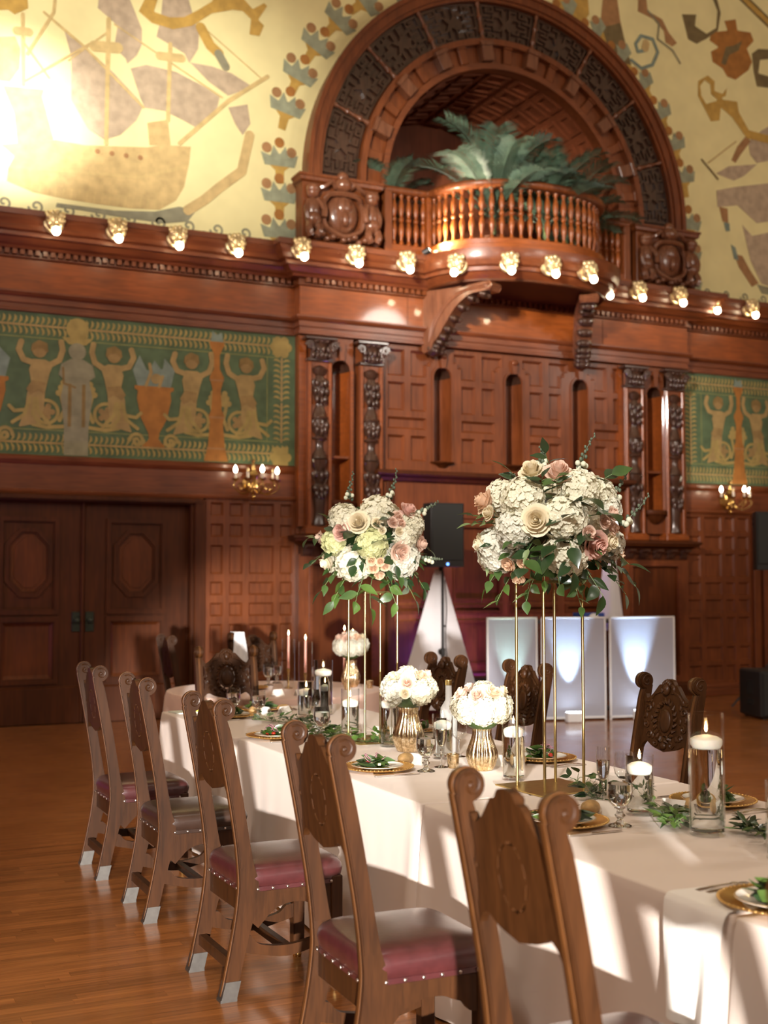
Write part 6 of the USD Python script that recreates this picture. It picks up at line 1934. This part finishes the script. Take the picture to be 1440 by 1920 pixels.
def posy(label, loc, R, seed, spec):
    t = thing('low_bouquet', label, 'flowers', loc)
    MB().ell((0, 0, -.01), (R * .7, R * .7, R * .62), 2).build('leaf_core', 'leaf_mid', t, smooth=True)
    r = random.Random(seed)
    s = seed
    for kind, col, az, el, q in spec:
        s += 1
        d = np.array([math.cos(el) * math.cos(az), math.cos(el) * math.sin(az), math.sin(el)])
        put_flower(t, kind, col, d * (R - q * (.7 if kind == 'h' else .15)) * np.array([1, 1, .85]), d, q, s)
    for k in range(7):
        a = k * .9 + seed
        d = np.array([math.cos(a), math.sin(a), -.1])
        M = leaf_frame(d * R * .55, d, (0, 0, 1), 0)
        MB().add(*leaf_mesh(.05, .016, .3, .2, 6), M=M).build('leaf', 'leaf_mid', t, smooth=True)
    return t


vase('ribbed gold mercury glass vase right, nearer of the two', (2.79, 4.88), 1.0)
vase('ribbed copper gold vase left, farther of the two beside the frosted bottle', (2.76, 5.57), 1.12)
F0 = math.atan2(-.9, -.43)
ps = [('h', 'c', F0 - .9, .05, .062), ('h', 'c', F0 + .9, .05, .062), ('h', 'w', F0, .0, .064), ('r', 'B', F0 - .3, .75, .040), ('r', 'O', F0 + .6, .85, .038), ('h', 'c', F0 + 2.0, .2, .062), ('h', 'c', F0 - 2.0, .2, .062), ('h', 'w', F0 + 3.1, .2, .065), ('h', 'c', F0 + .2, 1.3, .055), ('r', 'B', F0 - 1.3, .75, .038), ('r', 'C', F0 + 1.6, .8, .040), ('r', 'O', F0 + 2.7, .8, .04), ('r', 'B', F0 - 2.5, .9, .04)]
posy('low dome of cream hydrangea and blush roses in the nearer gold vase', (2.79, 4.88, 1.025), .138, 500, ps)
ps2 = [('h', 'w', F0 - .9, .0, .062), ('h', 'c', F0 + .7, .0, .064), ('r', 'B', F0 - .1, .50, .042), ('h', 'c', F0 - .2, 1.2, .058), ('r', 'O', F0 + .8, .85, .036), ('r', 'C', F0 - .15, .02, .030), ('h', 'c', F0 + 1.8, .15, .062), ('h', 'w', F0 - 1.9, .2, .062), ('h', 'c', F0 + 3.1, .2, .065), ('r', 'C', F0 - 1.0, .75, .038), ('r', 'B', F0 + 1.7, .8, .04), ('r', 'O', F0 + 2.9, .85, .04)]
posy('low dome of cream hydrangea and roses beside the frosted bottle', (2.76, 5.57, 1.055), .136, 540, ps2)
vase('ribbed gold vase on the round table', (4.03, 9.2), 1.1)
posy('blush and white bouquet in the gold vase on the round table', (4.03, 9.2, 1.075), .145, 580, [(k, {'c': 'w'}.get(c, c), a, e, q * 1.08) for k, c, a, e, q in ps])


def garland(label, pts, seed, n, kinds, ln=.06, w=.015):
    t = thing('greenery_garland', label, 'garland', (0, 0, 0))
    p = bez(*pts, n=8)
    r = random.Random(seed)
    MB().tube(p + np.array([0, 0, .008]), .0025, 6).build('stem', 'stem_green', t, smooth=True)
    for k in range(n):
        i = r.randrange(len(p) - 1)
        o = p[i] + (p[i + 1] - p[i]) * r.random() + np.array([r.uniform(-.02, .02), r.uniform(-.02, .02), .006])
        a = r.random() * 6.28
        d = np.array([math.cos(a), math.sin(a), r.uniform(.1, 1.0)])
        st = r.uniform(.01, .07)
        q = o + d / np.linalg.norm(d) * st
        MB().tube([o, o * .5 + q * .5 + np.array([0, 0, .006]), q], .0012, 4).build('leaf_stalk', 'stem_green', t)
        for j in range(2 if r.random() < .6 else 1):
            b = a + r.uniform(-1.1, 1.1)
            dd = np.array([math.cos(b), math.sin(b), r.uniform(-.2, .7)])
            q2 = q + np.array([0, 0, .004])
            M = leaf_frame(q2, dd, (r.uniform(-.4, .4), r.uniform(-.4, .4), 1), r.uniform(-.5, .5))
            MB().add(*leaf_mesh(ln * r.uniform(.7, 1.2), w * r.uniform(.8, 1.25), r.uniform(0, .5), r.uniform(.1, .35), 6), M=M).build('leaf', kinds[k % len(kinds)], t, smooth=True)
    return t


g = zt + .004
garland('garland of narrow pale leaves at the far end of the long table', [(2.50, 7.20, g), (2.62, 6.95, g), (2.72, 6.75, g), (2.66, 6.55, g), (2.78, 6.42, g)], 21, 75, ('leaf_mid', 'leaf_sage', 'leaf_dark', 'leaf_cream_edge'), .055, .012)
garland('garland of bright green leaves round the farther stand base', [(2.55, 6.36, g), (2.62, 6.15, g), (2.72, 5.90, g), (2.96, 5.92, g), (3.02, 6.2, g)], 22, 80, ('leaf_bright', 'leaf_mid', 'leaf_bright'), .055, .017)
garland('garland of dark leaves beside the near stand base', [(2.98, 4.42, g), (2.90, 4.16, g), (2.80, 4.06, g), (2.84, 3.92, g), (3.0, 4.0, g)], 23, 46, ('leaf_dark', 'leaf_mid'), .055, .016)
garland('garland of fresh green leaves between the short and the tall candle cylinders', [(2.86, 3.64, g), (2.80, 3.58, g), (2.76, 3.46, g), (2.70, 3.40, g)], 24, 44, ('leaf_bright', 'leaf_mid', 'leaf_sage'), .055, .014)
garland('garland of dark ruscus leaves at the right edge of the table', [(2.86, 3.34, g), (2.92, 3.24, g), (2.86, 3.10, g), (2.80, 2.98, g)], 25, 44, ('leaf_dark', 'leaf_dark', 'leaf_mid'), .055, .012)

# ------------------------------------------------------------------ the round guest table's things
for i, (x, y, h, lb) in enumerate(((3.52, 9.29, .265, 'left'), (3.47, 8.79, .25, 'right'))):
    t = thing('taper_candlestick', '%s slim gold candlestick on the round table' % lb, 'candlestick', (x, y, zt))
    MB().lathe([(0, 0), (.035, 0), (.036, .004), (.012, .010), (.006, .03), (.009, .055), (.005, .08), (.008, .125), (.013, .145), (.013, .16), (0, .16)], n=20).build('holder', 'brass', t, smooth=40)
    c = thing('taper_candle', '%s lit pink taper candle in a glass chimney on the round table' % lb, 'candle', (x, y, zt + .161))
    MB().lathe([(0, -.0), (.0105, 0), (.009, h - .01), (.006, h), (0, h)], n=16).build('wax', 'wax_pink', c, smooth=40)
    MB().lathe([(0, h), (.005, h + .006), (.008, h + .016), (.005, h + .03), (0, h + .045)], n=10).build('flame', 'flame', c, smooth=True)
    t = thing('glass_chimney', 'clear glass chimney round the %s pink candle' % lb, 'glass cylinder', (x, y, zt))
    MB().lathe([(.052, 0), (.054, .002), (.054, .398), (.053, .40), (.051, .398), (.051, .004), (.052, 0)], n=40).build('chimney', 'glass', t, smooth=40)
for i, (x, y, lb) in enumerate(((4.09, 9.47, 'left'), (4.15, 9.43, 'right'))):
    c = thing('taper_candle', '%s pink taper candle burning behind the round table bouquet' % lb, 'candle', (x, y, zt))
    MB().lathe([(0, 0), (.03, 0), (.03, .004), (.0105, .01), (.009, .44 - .03 * i), (0, .45 - .03 * i)], n=16).build('wax', 'wax_pink', c, smooth=40)
    MB().lathe([(0, .45 - .03 * i), (.008, .466 - .03 * i), (.005, .48 - .03 * i), (0, .495 - .03 * i)], n=10).build('flame', 'flame', c, smooth=True)
t = thing('ledge_spotlight', 'small bright spotlight on the cornice ledge at the left foot of the balcony', 'light', (7.06, 13.72, 5.775))
MB().box(-.05, .05, -.04, .04, 0, .02, .004).lathe([(0, -.05), (.04, -.05), (.045, .05), (0, .04)], n=14, M=frame((0, 0, .07), (.6, -.45, .45))).build('housing', 'iron', t, smooth=40)
MB().lathe([(0, .041), (.04, .05), (0, .052)], n=14, M=frame((0, 0, .07), (.6, -.45, .45))).build('lens', 'bulb', t)
disk('light_ledge', (7.05, 13.58, 5.95), (7.9, 12.95, 6.35), .03, 60, (1, .88, .66), 75, .8)
t = thing('alcove_lamp', 'orange glowing lamp low in the right corner of the alcove', 'lamp', (10.05, 14.55, 5.77))
MB().lathe([(0, 0), (.06, 0), (.06, .02), (.015, .03), (.015, .18), (0, .18)], n=14).build('lamp_base', 'iron', t, smooth=40)
MB().lathe([(0, .17), (.05, .18), (.07, .24), (.05, .30), (0, .31)], n=16).build('shade', 'amber_glow', t, smooth=True)
put(charger, made, 'gold charger plate behind the goblets of the round table', (3.20, 9.36, zt))
put(roll_, made, 'bread roll by the pink candles of the round table', (3.12, 9.08, zt))
put(place_card, made, 'white place card left on the round table', (3.22, 8.72, zt), .4)
put(place_card, made, 'white place card in the middle of the round table', (3.38, 8.66, zt), .2)

# ------------------------------------------------------------------ DJ corner
t = thing('dj_facade', 'glowing white folding front panels of the DJ booth', 'DJ booth', (0, 0, 0))
PN = [((7.10, 12.30), (7.70, 12.16)), ((7.73, 12.13), (8.52, 11.96)), ((8.55, 11.93), (9.42, 11.82))]
for i, (a, b) in enumerate(PN):
    a, b = np.array(a), np.array(b)
    d = (b - a) / np.linalg.norm(b - a)
    w = np.linalg.norm(b - a)
    M = trans(a[0], a[1], 0, math.atan2(d[1], d[0]))
    pnl = group_node('panel', t)
    MB().box(.012, w - .012, -.004, .004, .03, 1.19, M=M).build('fabric', 'dj_panel', pnl)
    m = MB()
    for x in (0, w - .022):
        m.box(x, x + .022, -.012, .012, 0, 1.205, .003, M=M)
    m.box(0, w, -.012, .012, 1.185, 1.205, .003, M=M).box(0, w, -.012, .012, .02, .045, .003, M=M)
    m.build('panel_frame', 'white_plastic', pnl)
DJN = np.array([-.2, -.98])
for i, (x, y, c, lb) in enumerate(((8.02, 11.88, 'led_white', 'small white uplight on the floor in front of the middle light panel'), (8.86, 11.72, 'led_white', 'small white uplight in front of the right light panel, behind the chair'), (7.36, 12.06, 'led_white', 'small white uplight in front of the left light panel, behind the flowers'))):
    t = thing('floor_uplight', lb, 'light', (x, y, 0), -.2)
    MB().box(-.10, .10, -.055, .055, .0, .115, .012).build('housing', 'white_plastic', t)
    MB().box(-.088, .088, -.045, .045, .115, .118).build('lens', 'led_white', t)
    disk('light_panel_%d' % i, (x, y, .13), (x + .026, y + .13, .80), .02, (80, 100, 32)[i], ((.55, .76, 1), (.55, .76, 1), (.66, 1, .82))[i], 19, .9)
t = thing('laptop_stand', 'blue and white gear standing on the DJ table behind the light panels', 'equipment', (8.55, 12.62, 0))
MB().box(-.75, .75, -.25, .30, 1.12, 1.15, .005).build('table_top', 'iron', t)
for x in (-.7, .7):
    MB().box(x - .02, x + .02, -.02, .02, 0, 1.12).build('leg', 'iron', t)
MB().box(.02, .36, -.10, .10, 1.15, 1.235, .006).build('blue_box', 'blue_cloth', t)
MB().ell((.19, -.11, 1.18), (.07, .03, .05), 2).build('white_cable_coil', 'white_plastic', t, smooth=True)


def scrim_stand(label, x, y, z0, z1, w0, w1, rz):
    t = thing('scrim', label, 'scrim', (x, y, 0), rz)
    k = 12
    V = []
    for q in np.linspace(0, 1, k):
        z = z0 + (z1 - z0) * q
        w = w0 + (w1 - w0) * q
        V += [(-w, 0, z), (-w * .3, -.05 * (1 - q) - .045, z), (w * .35, -.05 * (1 - q) - .045, z), (w, 0, z), (w * .3, .05 * (1 - q) + .045, z), (-w * .3, .05 * (1 - q) + .045, z)]
    f = [(i * 6 + j, i * 6 + (j + 1) % 6, (i + 1) * 6 + (j + 1) % 6, (i + 1) * 6 + j) for i in range(k - 1) for j in range(6)]
    MB().add(V, f).build('fabric', 'scrim_white', t, smooth=50)
    return t


def tripod(label, x, y, h, rz, knob=True):
    t = thing('speaker_stand', label, 'speaker stand', (x, y, 0), rz)
    MB().lathe([(0, .12), (.02, .12), (.02, .75), (.026, .76), (.026, .84), (.016, .85), (.016, h), (0, h)], n=14).build('pole', 'iron', t, smooth=40)
    for k in range(3):
        a = k * 2 * PI / 3 + .5
        MB().tube([(0, 0, .62), (.52 * math.cos(a), .52 * math.sin(a), .015)], .013, 7).tube([(0, 0, .22), (.26 * math.cos(a), .26 * math.sin(a), .315)], .009, 6).build('leg', 'iron', t, smooth=40)
    MB().lathe([(0, 0), (.03, .005), (.035, .02), (.02, .03), (0, .03)], n=10, M=frame((-.02, 0, .80), (-1, -.2, 0))).lathe([(0, 0), (.012, 0), (.012, .04), (0, .04)], n=8, M=frame((-.01, 0, 1.1), (1, 0, 0))).build('knob', 'iron', t, smooth=40)
    MB().tube(bez((.02, -.02, h - .1), (.035, -.03, 1.3), (.02, -.03, .95), (.045, -.03, .6), (.03, -.03, .2), n=6), .006, 5).build('cable', 'iron', t, smooth=True)
    return t


def speaker(label, x, y, z, rz, w=.40, h=.70, d=.38):
    t = thing('loudspeaker', label, 'loudspeaker', (x, y, z), rz)
    pl = Polygon([(-w / 2, -d / 2), (w / 2, -d / 2), (w / 2, d * .1), (w * .30, d / 2), (-w * .30, d / 2), (-w / 2, d * .1)]).buffer(-.015).buffer(.015, 3)
    MB().ext(pl, 0, h, 'xy').build('cabinet', 'speaker_black', t, smooth=30)
    MB().box(-w / 2 + .02, w / 2 - .02, -d / 2 - .012, -d / 2, .075, h - .02, .006).build('grille', 'speaker_grille', t)
    MB().box(-.035, .035, -d / 2 - .006, -d / 2, .045, .062, .002).build('badge', 'nickel_cap', t)
    MB().ell((0, -d / 2 - .004, .03), (.016, .006, .016), 1).build('indicator', 'led_blue', t, smooth=True)
    for zz in (h * .80, h * .88):
        MB().box(-w / 2 - .003, -w / 2 + .01, -.05, .05, zz - .022, zz + .022, .004).build('handle_recess', 'black_hole', t)
    MB().lathe([(0, -.05), (.026, -.05), (.026, 0), (0, 0)], n=12).build('pole_cup', 'iron', t, smooth=40)
    return t


tripod('thin black tripod stand in front of the left white scrim', 6.72, 12.66, 1.74, 0)
scrim_stand('tall white triangular scrim on the left, behind the far row of chairs', 6.74, 12.80, .12, 1.76, .52, .045, -.35)
speaker('black loudspeaker on the stand above the left white scrim', 6.70, 12.66, 1.79, -.10, .42, .74, .40)
scrim_stand('short white scrim behind the right light panels under the white globe', 9.30, 12.95, 1.0, 2.12, .19, .055, -.3)
t = thing('globe_light', 'glowing white globe light on top of the right scrim', 'light', (9.335, 12.95, 0))
MB().lathe([(0, 0), (.2, 0), (.2, .02), (.02, .04), (.02, 2.20), (0, 2.20)], n=18).build('pole', 'iron', t, smooth=40)
MB().ell((0, 0, 2.11), (.07, .07, .07), 2).build('bracket', 'white_plastic', t, smooth=True)
MB().lathe([(0, 2.18), (.06, 2.19), (.06, 2.27), (0, 2.28)], n=18).ell((0, 0, 2.35), (.078, .078, .078), 3).build('globe', 'globe_white', t, smooth=40)
tripod('black tripod stand at the right edge', 11.2, 12.1, 1.72, 0)
speaker('black loudspeaker on the stand cut by the right edge', 11.2, 12.1, 1.77, -.55, .43, .74, .42)
t = thing('subwoofer', 'black subwoofer on the floor at the right edge', 'loudspeaker', (10.52, 11.32, 0), -.30)
MB().box(-.33, .33, -.30, .30, .02, .57, .02).build('cabinet', 'speaker_black', t, smooth=30)
for x in (-.26, .26):
    for y in (-.24, .24):
        MB().lathe([(0, 0), (.025, 0), (.025, .025), (0, .025)], at=(x, y, 0), n=10).build('rubber_foot', 'iron', t)
MB().box(-.30, .30, -.312, -.30, .05, .54, .006).build('grille', 'speaker_grille', t)
for zz, hh in ((.36, .085), (.19, .03)):
    MB().box(-.335, -.325, -.09, .06, zz - hh, zz + hh, .004).build('handle_recess', 'black_hole', t)
t = thing('subwoofer', 'low black box on the floor beside the left scrim', 'loudspeaker', (7.42, 12.85, 0), -.3)
MB().box(-.24, .24, -.2, .2, .0, .46, .02).build('cabinet', 'speaker_black', t, smooth=30)
MB().box(-.21, .21, -.212, -.2, .04, .43, .006).build('grille', 'speaker_grille', t)
